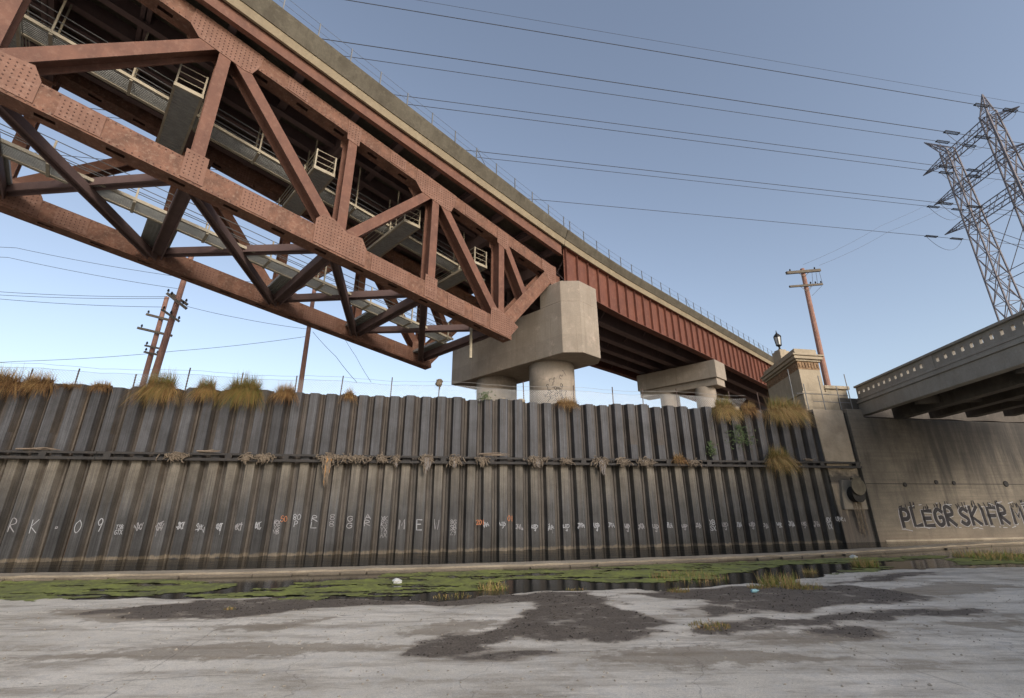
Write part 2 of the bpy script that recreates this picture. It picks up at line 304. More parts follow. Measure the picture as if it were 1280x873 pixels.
# ------------------------------------------------------------------ mesh builder
def tag(o, label=None, cat=None, group=None, kind=None):
    if label: o['label'] = label
    if cat: o['category'] = cat
    if group: o['group'] = group
    if kind: o['kind'] = kind
    return o
def root_off(p):
    o = V((0, 0, 0))
    while p is not None: o += p.location; p = p.parent
    return o
def empty(name, loc, label, cat, group=None):
    o = bpy.data.objects.new(name, None); COL.objects.link(o); o.location = loc; o.empty_display_size = .5
    return tag(o, label, cat, group)
class MB:
    def __init__(s): s.v = []; s.f = []; s.m = []; s.mi = 0; s.attrs = {}
    def add(s, vs, fs):
        o = len(s.v); s.v += [V(p) for p in vs]
        for f in fs: s.f.append([i+o for i in f]); s.m.append(s.mi)
    def hexa(s, p):   # p[0..3] bottom loop, p[4..7] top loop
        s.add(p, [(3, 2, 1, 0), (4, 5, 6, 7), (0, 1, 5, 4), (1, 2, 6, 5), (2, 3, 7, 6), (3, 0, 4, 7)])
    def obox(s, c, ax, ay, az):
        c = V(c)
        s.hexa([c-ax-ay-az, c+ax-ay-az, c+ax+ay-az, c-ax+ay-az, c-ax-ay+az, c+ax-ay+az, c+ax+ay+az, c-ax+ay+az])
    def bar(s, a, b, wv, tv):     # box from a to b with half extents wv, tv (vectors)
        d = (b-a)*.5; s.obox((a+b)*.5, d, wv, tv)
    def prism(s, pts, d):         # planar polygon extruded by d
        n = len(pts); q = [V(p) for p in pts]+[V(p)+d for p in pts]
        s.add(q, [tuple(range(n-1, -1, -1)), tuple(range(n, 2*n))]+[(i, (i+1) % n, n+(i+1) % n, n+i) for i in range(n)])
    def tube(s, path, r, n=6, cap=True):
        path = [V(p) for p in path]; rs = r if isinstance(r, (list, tuple)) else [r]*len(path)
        vs = []; up = None
        for i, p in enumerate(path):
            d = (path[min(i+1, len(path)-1)]-path[max(i-1, 0)]).normalized()
            if up is None: up = d.orthogonal().normalized()
            else:
                up = (up-d*up.dot(d))
                up = up.normalized() if up.length > 1e-5 else d.orthogonal().normalized()
            w = d.cross(up)
            for k in range(n):
                a = 2*math.pi*k/n; vs.append(p+(up*math.cos(a)+w*math.sin(a))*rs[i])
        fs = [(i*n+k, i*n+(k+1) % n, (i+1)*n+(k+1) % n, (i+1)*n+k) for i in range(len(path)-1) for k in range(n)]
        if cap: fs += [tuple(range(n-1, -1, -1)), tuple(range((len(path)-1)*n, len(path)*n))]
        s.add(vs, fs)
    def lathe(s, c, prof, n=24):
        c = V(c); vs = []; fs = []
        for r, z in prof:
            for k in range(n):
                a = 2*math.pi*k/n; vs.append(c+V((r*math.cos(a), r*math.sin(a), z)))
        m = len(prof)
        fs = [(i*n+k, i*n+(k+1) % n, (i+1)*n+(k+1) % n, (i+1)*n+k) for i in range(m-1) for k in range(n)]
        fs += [tuple(range(n-1, -1, -1)), tuple(range((m-1)*n, m*n))]
        s.add(vs, fs)
    def bolt(s, c, ax, r=.022, h=.02):
        ax = ax.normalized(); e = ax.orthogonal().normalized(); g = ax.cross(e)
        b = [c+(e*math.cos(k*math.pi/3)+g*math.sin(k*math.pi/3))*r for k in range(6)]
        s.add(b+[p+ax*h for p in b], [tuple(range(6, 12))]+[(k, (k+1) % 6, 6+(k+1) % 6, 6+k) for k in range(6)])
    def build(s, name, mat, parent=None, base=None, bevel=0, smooth=False):
        me = bpy.data.meshes.new(name)
        off = root_off(parent) if parent is not None else (V(base) if base is not None else V((0, 0, 0)))
        me.from_pydata([p-off for p in s.v], [], s.f)
        for mm in (mat if isinstance(mat, (list, tuple)) else [mat]): me.materials.append(mm)
        if any(s.m): me.polygons.foreach_set('material_index', s.m)
        for k, vals in s.attrs.items():
            a = me.attributes.new(k, 'FLOAT', 'POINT'); a.data.foreach_set('value', vals)
        if smooth: me.polygons.foreach_set('use_smooth', [True]*len(me.polygons))
        me.validate(); me.update()
        o = bpy.data.objects.new(name, me); COL.objects.link(o)
        if parent is not None: o.parent = parent
        elif base is not None: o.location = base
        if bevel:
            md = o.modifiers.new('bevel', 'BEVEL'); md.width = bevel; md.segments = 2; md.limit_method = 'ANGLE'
        return o
def fbm(p, o=5): return noise.fractal(V(p), 1.0, 2.0, o)

# ------------------------------------------------------------------ riverbed, water, bank
ZW = -.40
shore_px = [(-60, 751), (0, 750), (120, 749), (250, 748), (380, 748), (480, 751), (560, 748), (640, 742), (700, 739), (840, 737), (960, 728), (1050, 717), (1150, 712), (1280, 708)]
shore = [(at(x, y, ZAX, ZW).dot(WT), at(x, y, ZAX, ZW).dot(WN)) for x, y in shore_px]
def shore_nd(s_):
    if s_ <= shore[0][0]: return shore[0][1]
    for (a, b), (c2, d) in zip(shore, shore[1:]):
        if s_ <= c2: return b+(d-b)*(s_-a)/(c2-a)
    return min(shore[-1][1]+.04*(s_-shore[-1][0]), 19.0)
def poly(px): return [(lambda P: (P.x, P.y))(at(x, y, ZAX, -.35)) for x, y in px]
def inside(p, pl):
    x, y = p; r = False; j = len(pl)-1
    for i in range(len(pl)):
        xi, yi = pl[i]; xj, yj = pl[j]
        if (yi > y) != (yj > y) and x < (xj-xi)*(y-yi)/(yj-yi)+xi: r = not r
        j = i
    return r
def segd(p, pl):
    best = 9e9; x, y = p
    for i in range(len(pl)):
        (ax, ay), (bx, by) = pl[i], pl[(i+1) % len(pl)]
        dx, dy = bx-ax, by-ay; t = max(0, min(1, ((x-ax)*dx+(y-ay)*dy)/(dx*dx+dy*dy+1e-12)))
        best = min(best, math.hypot(x-ax-t*dx, y-ay-t*dy))
    return best
class Mask:
    def __init__(s, pls, soft): s.p = pls; s.soft = soft; s.bb = [(min(a for a, b in q)-.8, max(a for a, b in q)+.8, min(b for a, b in q)-.8, max(b for a, b in q)+.8) for q in pls]
    def __call__(s, x, y):
        n1 = fbm((x*1.1, y*1.6, 3.1), 6)*.42; n2 = fbm((x*1.1+9, y*1.6, 7.7), 6)*.3
        x += n1; y += n2; v = 0
        for q, bb in zip(s.p, s.bb):
            if bb[0] < x < bb[1] and bb[2] < y < bb[3]:
                d = segd((x, y), q); d = d if inside((x, y), q) else -d
                v = max(v, max(0, min(1, .5+d/s.soft)))
        return v
mudmask = Mask([poly(q) for q in [
    [(512, 826), (545, 806), (600, 794), (640, 784), (668, 765), (672, 752), (705, 746), (765, 746), (772, 762), (800, 772), (838, 782), (800, 800), (740, 806), (690, 805), (650, 800), (600, 815), (550, 830)],
    [(100, 770), (190, 757), (250, 750), (330, 746), (430, 746), (560, 746), (660, 740), (740, 737), (740, 748), (660, 754), (560, 757), (480, 756), (390, 762), (330, 771), (290, 777), (200, 776)],
    [(775, 742), (850, 736), (960, 731), (1050, 733), (1110, 739), (1165, 751), (1150, 758), (1090, 756), (1030, 764), (985, 771), (930, 762), (880, 752), (830, 749)],
    [(858, 797), (890, 786), (960, 783), (1030, 775), (1090, 769), (1180, 765), (1243, 767), (1215, 777), (1150, 776), (1080, 784), (1000, 790), (900, 799)],
    [(1005, 797), (1050, 789), (1110, 795), (1060, 803)], [(735, 806), (790, 795), (835, 797), (800, 807), (740, 811)],
    [(570, 832), (620, 818), (680, 822), (640, 832)], [(850, 765), (900, 760), (950, 768), (890, 774)], [(1040, 730), (1120, 716), (1170, 714), (1150, 722), (1090, 730)]]], .5)
siltmask = Mask([poly(q) for q in [
    [(0, 830), (200, 818), (420, 806), (560, 815), (400, 828), (180, 836), (0, 842)], [(480, 800), (560, 778), (640, 780), (560, 800)],
    [(250, 790), (330, 783), (420, 775), (350, 795)], [(900, 805), (1050, 790), (1150, 800), (1000, 812)], [(1180, 790), (1280, 775), (1280, 800)],
    [(60, 764), (180, 760), (250, 775), (120, 785)], [(1090, 745), (1180, 730), (1280, 735), (1200, 750)], [(700, 830), (900, 815), (1100, 835), (900, 850)]]], .9)
def bedz(s_, n_):
    sh = shore_nd(s_)+.35*fbm((s_*.7, n_*.7, 1.3), 3)
    d = sh-n_
    z = ZW + (.05*d if d < 2 else .1+.012*(min(d, 14)-2)) if d > 0 else ZW+.16*d
    z = max(z, -.85)
    return z+.012*fbm((s_*1.5, n_*1.5, 0), 4)*(1 if d < 6 else .5) - .02*max(0, fbm((s_*.3, n_*.3, 5), 3))
def span(*segs):
    out = []
    for a, b, st in segs:
        n = max(1, round((b-a)/st)); out += [a+(b-a)*i/n for i in range(n)]
    return out+[segs[-1][1]]
S_ = span((-1500, -200, 200), (-200, -40, 20), (-40, -17, .8), (-17, 21, .11), (21, 40, .8), (40, 200, 20), (200, 1500, 200))
N_ = span((-1500, -100, 200), (-100, -4, 12), (-4, 4, .8), (4, 20.1, .11))
mb = MB(); mud = []; silt = []
for n_ in N_:
    for s_ in S_:
        p = wp(s_, n_, bedz(s_, n_) if -60 < s_ < 80 and n_ > -20 else -.18)
        mb.v.append(p)
        if -20 < s_ < 30 and n_ > 3:
            mud.append(mudmask(p.x, p.y)); silt.append(siltmask(p.x, p.y))
        else: mud.append(0); silt.append(0)
ns = len(S_)
for j in range(len(N_)-1):
    for i in range(ns-1): mb.f.append([j*ns+i, j*ns+i+1, (j+1)*ns+i+1, (j+1)*ns+i]); mb.m.append(0)
mb.attrs = {'mud': mud, 'silt': silt}
tag(mb.build('riverbed', M['bed'], smooth=True), kind='structure')
led0 = lambda s_: 18.4+min(.0037*(s_-2)**2, 3.0)
sw = span((-300, -40, 20), (-40, 44, 1), (44, 300, 16))
for nm, f0, f1, mt in (('pool_water', lambda q: 8.0, lambda q: led0(q)+.5, 'water'), ('channel_water', lambda q: led0(q)+.5, lambda q: 26.0, 'chan')):
    mb = MB()
    for q in sw: mb.v += [wp(q, f0(q), ZW), wp(q, f1(q), ZW)]
    for i in range(len(sw)-1): mb.f.append([2*i, 2*i+2, 2*i+3, 2*i+1]); mb.m.append(0)
    tag(mb.build(nm, M[mt]), kind='structure')
mb = MB(); mb.add([wp(-1500, 20.0, -1.0), wp(1500, 20.0, -1.0), wp(1500, 25.4, -1.0), wp(-1500, 25.4, -1.0)], [(0, 1, 2, 3)])
tag(mb.build('channel_floor', M['bed']), kind='structure')
# bank behind the walls
mb = MB(); bs = span((-1500, -80, 150), (-80, 60, 1.2), (60, 1500, 150)); bn = [25.2, 25.8, 26.6, 28, 32, 40, 60, 120, 400, 1500]
for n_ in bn:
    for s_ in bs: mb.v.append(wp(s_, n_, 7.18+(.10*fbm((s_*.6, n_*.6, 2), 4) if n_ < 60 else 0)))
for j in range(len(bn)-1):
    for i in range(len(bs)-1): mb.f.append([j*len(bs)+i, j*len(bs)+i+1, (j+1)*len(bs)+i+1, (j+1)*len(bs)+i]); mb.m.append(0)
tag(mb.build('bank_ground', M['dirt'], smooth=True), kind='structure')
# low ledge between pool and channel: a slab on broken blocks
mb = MB(); x = -80.0
led0 = lambda s_: 18.4+min(.0037*(s_-2)**2, 3.0)
ed = lambda s_: .05*fbm((s_*.8, 0, 4), 4)+led0(s_)
ss = span((-200, -40, 10), (-40, 60, .4), (60, 200, 10))
rows = []
for s_ in ss:
    e = ed(s_); t = .03*fbm((s_*1.1, 3, 1), 4)
    rows.append([wp(s_, .02+e, -.40), wp(s_, e, -.26+t), wp(s_, .3+e, -.24+t), wp(s_, .68+led0(s_), -.25+t*.5), wp(s_, .7+led0(s_), -1.0)])
for r in rows: mb.v += r
for i in range(len(rows)-1):
    for k in range(4): mb.f.append([i*5+k, (i+1)*5+k, (i+1)*5+k+1, i*5+k+1]); mb.m.append(0)
led = mb.build('low_flow_ledge', M['ledge']); tag(led, kind='structure')
mb = MB()
x = -34.0
while x < 48:
    L = random.uniform(.5, 2.6); hole = random.random() < .24
    if not hole:
        e = .07+.04*random.random(); A, B = led0(x)-.04, led0(x+L)-.04; mb.hexa([wp(x, A-e, -.9), wp(x+L, B-e, -.9), wp(x+L, B+.14, -.9), wp(x, A+.14, -.9), wp(x, A-e, -.335), wp(x+L, B-e, -.335), wp(x+L, B+.14, -.335), wp(x, A+.14, -.335)])
    x += L+random.choice([.03, .05, .3, .02]) if not hole else .5
mb.build('foot_block', M['ledge'], led, bevel=.015)

# algae sheet on the water
algp = Mask([poly(q) for q in [
    [(240, 742), (330, 735), (400, 724), (520, 719), (640, 716), (640, 724), (600, 735), (540, 741), (480, 743), (370, 748), (270, 747)],
    [(-80, 724), (100, 722), (250, 724), (300, 730), (240, 738), (160, 743), (60, 748), (-80, 750)],
    [(640, 716), (760, 712), (900, 705), (990, 702), (960, 709), (915, 716), (890, 723), (830, 727), (760, 727), (720, 722), (640, 723)],
    [(480, 715), (700, 709), (1000, 698), (1180, 693), (1180, 697), (1000, 704), (700, 714), (480, 720)],
    [(1040, 716), (1075, 705), (1105, 703), (1110, 712), (1060, 719)], [(1180, 698), (1280, 690), (1300, 690), (1300, 702), (1200, 706)]]], .25)
mb = MB(); idx = {}
st = .07; s_ = -20.0; vi = 0
while s_ < 34:
    n_ = 12.6
    while n_ < led0(s_)+.02:
        p = wp(s_+st/2, n_+st/2, 0)
        a = algp(p.x, p.y)
        if a > .05 and a+1.1*fbm((p.x*.6, p.y*3.4, 9), 6)+.8*fbm((p.x*.4, p.y*1.1, 4), 3) > .62:
            ids = []
            for (i, j) in ((0, 0), (1, 0), (1, 1), (0, 1)):
                key = (round(s_/st)+i, round(n_/st)+j)
                if key not in idx:
                    q = wp(key[0]*st, key[1]*st, 0)
                    q = q + V((.03*fbm((q.x*9, q.y*9, 1), 2), .03*fbm((q.x*9, q.y*9, 5), 2), 0))
                    idx[key] = len(mb.v); mb.v.append(V((q.x, q.y, ZW+.006+max(0, .025*fbm((q.x*3, q.y*3, 2), 3)))))
                ids.append(idx[key])
            mb.f.append(ids); mb.m.append(0)
        n_ += st
    s_ += st
tag(mb.build('algae', M['algae'], smooth=True), 'bright green algae mats floating on the shallow water before the ledge', 'algae', kind='stuff')

# ------------------------------------------------------------------ stroke lettering
GL = {
 'A': [[(0, 0), (.5, 1), (1, 0)], [(.2, .4), (.8, .4)]], 'B': [[(0, 0), (0, 1), (.75, .9), (.7, .6), (0, .52), (.9, .4), (.85, .08), (0, 0)]],
 'D': [[(0, 0), (0, 1), (.7, .85), (.95, .45), (.6, .05), (0, 0)]], 'E': [[(1, 1), (0, 1), (0, 0), (1, 0)], [(0, .5), (.75, .5)]],
 'F': [[(1, 1), (0, 1), (0, 0)], [(0, .5), (.75, .5)]], 'G': [[(.95, .85), (.5, 1), (.08, .75), (.05, .3), (.45, 0), (.9, .15), (.92, .48), (.55, .48)]],
 'I': [[(.5, 0), (.5, 1)]], 'J': [[(.2, 1), (1, 1)], [(.65, 1), (.6, .15), (.3, 0), (0, .2)]], 'K': [[(0, 0), (0, 1)], [(.9, 1), (0, .45), (1, 0)]], 'L': [[(0, 1), (0, 0), (.9, .05)]],
 'M': [[(0, 0), (.08, 1), (.5, .35), (.92, 1), (1, 0)]], 'P': [[(0, 0), (.1, 1), (.8, .95), (.9, .65), (.6, .45), (.08, .45)]],
 'R': [[(0, 0), (.08, 1), (.75, .95), (.8, .62), (.08, .5), (.95, 0)]], 'S': [[(.95, .85), (.5, 1), (.1, .8), (.3, .58), (.75, .42), (.9, .18), (.5, 0), (.05, .15)]],
 'T': [[(0, 1), (1, 1)], [(.5, 1), (.45, 0)]], 'U': [[(0, 1), (.05, .2), (.5, 0), (.9, .2), (1, 1)]], 'V': [[(0, 1), (.5, 0), (1, 1)]], 'W': [[(0, 1), (.25, 0), (.5, .7), (.75, 0), (1, 1)]],
 'X': [[(0, 0), (1, 1)], [(0, 1), (1, 0)]], 'Y': [[(0, 1), (.5, .5), (1, 1)], [(.5, .5), (.45, 0)]], 'Z': [[(0, 1), (1, 1), (0, 0), (1, 0)]],
 '0': [[(.5, 1), (.1, .75), (.05, .3), (.4, 0), (.85, .25), (.95, .7), (.5, 1)]], '1': [[(.3, .8), (.55, 1), (.5, 0)]], '5': [[(.9, 1), (.2, 1), (.1, .55), (.7, .6), (.9, .3), (.6, 0), (.05, .08)]],
 '8': [[(.5, .52), (.12, .75), (.5, 1), (.88, .78), (.5, .52), (.08, .25), (.5, 0), (.92, .25), (.5, .52)]], '9': [[(.85, .7), (.45, .5), (.15, .75), (.5, 1), (.85, .8), (.55, 0)]],
 '2': [[(.05, .8), (.5, 1), (.9, .75), (.1, 0), (1, .05)]], '.': [[(.35, .35), (.65, .35), (.65, .65), (.35, .65), (.35, .35)]],
}
def smooth_path(p, k=3):
    if len(p) < 4: return p
    out = []
    for i in range(len(p)-1):
        a, b, c, d = p[max(i-1, 0)], p[i], p[i+1], p[min(i+2, len(p)-1)]
        for j in range(k):
            t = j/k
            out.append(tuple(.5*((2*b[m])+(-a[m]+c[m])*t+(2*a[m]-5*b[m]+4*c[m]-d[m])*t*t+(-a[m]+3*b[m]-3*c[m]+d[m])*t**3) for m in (0, 1)))
    return out+[p[-1]]
def strokes(mb, chars, x, y, w, h, thick, mapf, gap=.25, jit=.0, skew=0, curve=True):
    """flat brush strokes; mapf(x, y) -> (point, normal)"""
    for i, ch in enumerate(chars):
        for st in GL.get(ch, []):
            p = [((a+random.uniform(-jit, jit))*w+skew*b*h+x+i*w*(1+gap), (b+random.uniform(-jit, jit))*h+y) for a, b in st]
            if curve and ch in 'BDGPRSU0589J2': p = smooth_path(p)
            ribbon(mb, p, thick, mapf)
def ribbon(mb, p, thick, mapf):
    n = len(p); L = []; Rr = []
    for i in range(n):
        a = p[max(i-1, 0)]; b = p[min(i+1, n-1)]; dx, dy = b[0]-a[0], b[1]-a[1]; l = math.hypot(dx, dy) or 1
        nx, ny = -dy/l*thick/2, dx/l*thick/2
        ex, ey = (0, 0)
        if i == 0: ex, ey = -dx/l*thick*.4, -dy/l*thick*.4
        if i == n-1: ex, ey = dx/l*thick*.4, dy/l*thick*.4
        L.append(mapf(p[i][0]+nx+ex, p[i][1]+ny+ey)); Rr.append(mapf(p[i][0]-nx+ex, p[i][1]-ny+ey))
    o = len(mb.v); mb.v += L+Rr
    for i in range(n-1): mb.f.append([o+i, o+i+1, o+n+i+1, o+n+i]); mb.m.append(mb.mi)

# ------------------------------------------------------------------ sheet pile wall
PITCH_S = .845; S0 = 5.17; S_END = 24.72; FLW = .40; DEP = .29
k0 = -60; k1 = 23
def sk(k): return S0+PITCH_S*k if k >= -7 else S0-PITCH_S*7+.812*(k+7)
wall = MB(); rec = []; shade = []
prof = []   # (s, depth, recess)
tops = {}
for k in range(k0, k1+1):
    c = sk(k); PK = sk(k+1)-c
    prof += [(c-FLW/2, 0, 0, k), (c+FLW/2, 0, 0, k), (c+FLW/2+.10, DEP, 1, k), (c+PK/2-.012, DEP, 1, k), (c+PK/2, DEP-.05, 1, k), (c+PK/2+.012, DEP, 1, k+1), (c+PK-FLW/2-.10, DEP, 1, k+1)]
    tops[k] = random.uniform(-.1, .08)
tops[k1+1] = 0
prof = [q for q in prof if q[0] < S_END]
zs = [-.95, -.3, 1.2, 2.6, 3.87, 5.5, 7.3]
rng = {k: random.random()**1.6 for k in tops}; js = {k: random.uniform(-.02, .02) for k in tops}; jd = {k: random.uniform(-.025, .025) for k in tops}; jl = {k: random.uniform(-.03, .03) for k in tops}
for (s_, d, r, k) in prof:
    for z in zs:
        top = z == 7.3
        j = .012*math.sin(k*3.1+2.4)
        j += jd.get(k, 0); wall.v.append(wp(s_+js.get(k, 0)+jl.get(k, 0)*(z-3.8)/4*(0 if z < -.2 else 1), WD+d+j, z+(tops.get(k, 0) if top else 0))); rec.append(r); shade.append(rng.get(k, .5))
nz = len(zs)
for i in range(len(prof)-1):
    for j in range(nz-1): wall.f.append([i*nz+j, (i+1)*nz+j, (i+1)*nz+j+1, i*nz+j+1]); wall.m.append(0)
# top rim and backing so that it has thickness
o = len(wall.v)
for (s_, d, r, k) in prof: wall.v.append(wp(s_, WD+d+.03, 7.3+tops.get(k, 0))); rec.append(r); shade.append(.5)
for i in range(len(prof)-1): wall.f.append([i*nz+nz-1, (i+1)*nz+nz-1, o+i+1, o+i]); wall.m.append(0)
o2 = len(wall.v)
for (s_, d, r, k) in prof: wall.v.append(wp(s_, WD+d+.031, 5.0)); rec.append(1); shade.append(.5)
for i in range(len(prof)-1): wall.f.append([o+i, o+i+1, o2+i+1, o2+i]); wall.m.append(0)
wall.attrs = {'recess': rec, 'shade': shade}
pw = wall.build('sheet_pile_wall', M['pile'])
tag(pw, 'long dark corrugated steel sheet pile river wall with white tags along its foot', 'wall')
# horizontal rails (waler)
for nm, zc, hh, dn in (('rail', 4.12, .05, .0), ('rail', 3.87, .06, -.03)):
    mb = MB(); s_ = -45.0
    while s_ < 26.7:
        L = min(6.1, 26.75-s_); j = random.uniform(-.012, .012)
        mb.obox(wp(s_+L/2, WD-.2+dn, zc+j), WT*(L/2-.01), WN*.07, ZAX*hh)
        mb.obox(wp(s_+L/2, WD-.12+dn, zc+j+hh-.012), WT*(L/2-.01), WN*.12, ZAX*.012)
        s_ += L
    mb.build(nm, M['waler'], pw)
s_ = -44.4
while s_ < 26.6:
    mb = MB(); mb.obox(wp(s_, WD-.12, 4.0), WT*.08, WN*.115, ZAX*.165)
    mb.obox(wp(s_, WD-.3, 3.97), WT*.14, WN*.012, ZAX*.15)
    mb.build('rail_bracket', M['waler'], pw); s_ += 2.53
# spray-painted tags, one per flange
def wallmap(c, zc):
    k = min(range(k0, k1+1), key=lambda q: abs(sk(q)-c)); dd = jd[k] if abs(sk(k)-c) < .25 else -.02
    return lambda x, y: wp(c+x, WD+dd+min(0, .012*math.sin(k*3.1+2.4))-.018, zc+y)
def tagm(k, s_, zc, rows, w, h, th, m='paint_w', jit=.06):
    mb = MB(); q = random.uniform(.85, 1.2) if jit > .1 else 1; w *= q; h *= random.uniform(.85, 1.25) if jit > .1 else 1; th *= random.uniform(.8, 1.25); zc += random.gauss(0, .035); s_ += random.gauss(0, .012)
    for r, row in enumerate(rows):
        n = len(row); tw = n*w+(n-1)*w*.25
        strokes(mb, row, -tw/2, -h/2-r*h*(1.25 if jit < .1 else 1.0), w, h, th, wallmap(s_, zc), jit=jit, gap=.25 if jit < .1 else -.05)
    if jit > .1:
        for q in range(random.randint(1, 3)):
            a, b = random.uniform(-tw/2, tw/2), random.uniform(-h*.7, h*.6); ribbon(mb, [(a, b), (a+random.uniform(-.12, .12), b+random.uniform(-.14, .14)), (a+random.uniform(-.1, .1), b+random.uniform(-.1, .1))], th, wallmap(s_, zc))
        if random.random() < .3: a = random.uniform(-tw/2, tw/2); ribbon(mb, [(a, -h*.5), (a, -h*.5-random.uniform(.1, .3))], .012, wallmap(s_, zc))
    mb.build('graffiti_tag', M[m if m != 'paint_w' or random.random() < .55 else 'paint_p'], pw)
def tpx(px, py, rows, w, h, th, m='paint_w', jit=.06):
    P = at(px, py, WN, WD); s_ = P.dot(WT)
    if m == 'paint_w': s_ = min((sk(q) for q in range(k0, k1+1)), key=lambda q: abs(q-s_))
    tagm(0, s_, P.z, rows, w, h, th, m, jit)
for px, py, rows in [(13, 658, 'R'), (40, 658, 'K'), (65, 659, '.'), (94, 658, '0'), (120, 656, '9')]:
    tpx(px, py, [rows], .24 if rows != '.' else .2, .52 if rows != '.' else .2, .032, jit=.03)
tpx(145, 658, ['TSB', 'GTX'], .08, .17, .026)
for px in (171, 195.6, 220, 245, 269, 293, 316): tpx(px, 658.5, [random.choice(['8XT', '%XT'.replace('%', '8'), 'SXY', '8KT'])], .09, .24, .034, jit=.2)
tpx(341, 655, ['RX', 'YS', 'VB'], .11, .17, .026)
tpx(355, 649, ['50'], .12, .24, .03, 'paint_o')
for px, py, rows in [(366, 647, ['80', 'P']), (387, 648, ['R', 'L']), (411, 647, ['8', '8']), (433, 648, ['G', 'G']), (456, 646, ['A', 'R'])]:
    tpx(px, py, rows, .2/len(rows[0])+.05, .24, .032)
tpx(478, 648, ['XK', 'RS', 'YX', 'AX'], .13, .2, .03)
for px, py, ch in [(498.5, 656, 'M'), (519.5, 656, 'E'), (543, 655, 'W')]: tpx(px, py, [ch], .25, .45, .04, jit=.05)
tpx(566, 653, ['8G', 'SB', 'Z9'], .13, .2, .034)
tpx(600, 653, ['201'], .12, .22, .03, 'paint_o'); tpx(638, 648, ['01'], .13, .26, .03, 'paint_o')
i = 0
for px, py in [(608, 658.5), (629, 658.5), (649, 660), (668.6, 660), (688.7, 660), (709, 660), (728.7, 660), (748.5, 660), (766.5, 660), (785, 660), (803, 660), (821, 660), (839, 659), (857, 659), (875, 658.5), (909, 658), (925.5, 658), (942, 657), (957.5, 657), (973.7, 657), (989, 657), (1005, 656.5), (1021, 656.5)]:
    rows = ['JVA'] if i % 2 == 0 else ['UBD', 'J']; i += 1
    tpx(px, py-2, rows, .105, .2 if len(rows[0]) == 3 and len(rows) == 1 else .15, .04, jit=.16)
tpx(892, 654, ['XB', 'SX'], .14, .24, .036); tpx(1036, 650, ['8X', 'YX'], .14, .28, .036); tpx(1052, 649, ['UTWR'], .12, .2, .034, jit=.12)

# ------------------------------------------------------------------ concrete wing and abutment wall
wing = empty('wing_wall', wp(25.8, WD, -.9), 'narrow buff concrete wing wall between sheet piles and graffitied abutment, sooty below', 'wall')
mb = MB(); mb.hexa([wp(24.74, WD+.06, -.9), wp(26.74, WD+.06, -.9), wp(26.74, WD+2.2, -.9), wp(24.74, WD+2.2, -.9),
                    wp(24.44, WD+.06, 7.45), wp(26.7, WD+.06, 7.45), wp(26.7, WD+2.2, 7.45), wp(24.44, WD+2.2, 7.45)])
mb.build('concrete_panel', M['wing'], wing, bevel=.03)
mb = MB(); mb.hexa([wp(26.76, WD+.16, -.9), wp(26.98, WD+.16, -.9), wp(26.98, WD+.5, -.9), wp(26.76, WD+.5, -.9), wp(26.72, WD+.16, 7.3), wp(26.92, WD+.16, 7.3), wp(26.92, WD+.5, 7.3), wp(26.72, WD+.5, 7.3)])
mb.build('joint_strip', M['soot'], wing)
ab = empty('abutment_wall', wp(32, WD, -.9), 'wide stained concrete abutment wall under the road bridge with large dark graffiti', 'wall')
mb = MB()
pts = [(27.0, -.9), (90, -.9), (90, 7.02), (28.15, 7.02), (28.15, 7.55), (26.94, 7.55)]
mb.prism([wp(a, WD, b) for a, b in pts], WN*1.6)
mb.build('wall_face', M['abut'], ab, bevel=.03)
mb = MB(); mb.hexa([wp(27.4, WD-.05, -.9), wp(90, WD-.05, -.9), wp(90, WD+.01, -.9), wp(27.4, WD+.01, -.9), wp(27.4, WD-.05, -.31), wp(90, WD-.05, -.31), wp(90, WD+.01, -.29), wp(27.4, WD+.01, -.29)])
mb.build('foot_ledge', M['ledge'], ab, bevel=.02)
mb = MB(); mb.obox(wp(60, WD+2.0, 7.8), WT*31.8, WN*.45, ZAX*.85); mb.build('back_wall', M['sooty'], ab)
# tie holes and a thin horizontal joint
for (px, py) in [(1131, 606), (1170, 603), (1257, 605), (1192, 604)]:
    P = at(px, py, WN, WD); mb = MB(); r = .14 if px != 1257 else .2
    mb.tube([wp(P.dot(WT), WD-.05, P.z), wp(P.dot(WT), WD+.05, P.z)], r, 10)
    mb.build('drain_plug', M['soot'], ab, bevel=.02)
mb = MB(); mb.obox(wp(58, WD-.006, 2.9), WT*31, WN*.004, ZAX*.02); mb.build('form_joint', M['soot'], ab)
# large piece of writing
def amap(off): return lambda x, y: wp(x, WD-off, y)
word = 'PLEGR SKIFR MI'
xs = 29.0
dk = MB(); ol = MB(); hl = MB(); random.seed(3)
for i, ch in enumerate(word):
    if ch == ' ': xs += .25; continue
    w = {'I': .25, 'M': .8, 'L': .55}.get(ch, .62); h = .92+.1*math.sin(i*2.1); y0 = .44+.03*i*.3
    p0 = xs
    for st in GL[ch]:
        pp = [(p0+a*w, y0+b*h) for a, b in st]
        if ch in 'PGRS': pp = smooth_path(pp)
        ribbon(ol, [(a-.03, b+.0) for a, b in pp], .30, amap(.006)); ribbon(dk, pp, .235, amap(.012))
        ribbon(hl, [(a+.05, b-.13) for a, b in pp], .03, amap(.009))
    for q in range(5):   # spiky crown strokes over each letter
        a = p0+random.uniform(-.05, w); ribbon(dk, [(a, y0+h+.02), (a+random.uniform(-.12, .12), y0+h+random.uniform(.15, .38))], .07, amap(.015))
    xs += w+(.24 if ch != 'I' else .3)
for q in range(26):
    a = random.uniform(28.6, xs); b = random.choice([random.uniform(.25, .42), random.uniform(1.5, 1.75)])
    ribbon(hl, [(a, b), (a+random.uniform(.1, .5), b+random.uniform(-.1, .1))], .035, amap(.018))
g = dk.build('graffiti_lettering', M['paint_k'], ab); ol.build('letter_outline', M['paint_p'], g); hl.build('letter_highlight', M['paint_w'], g)
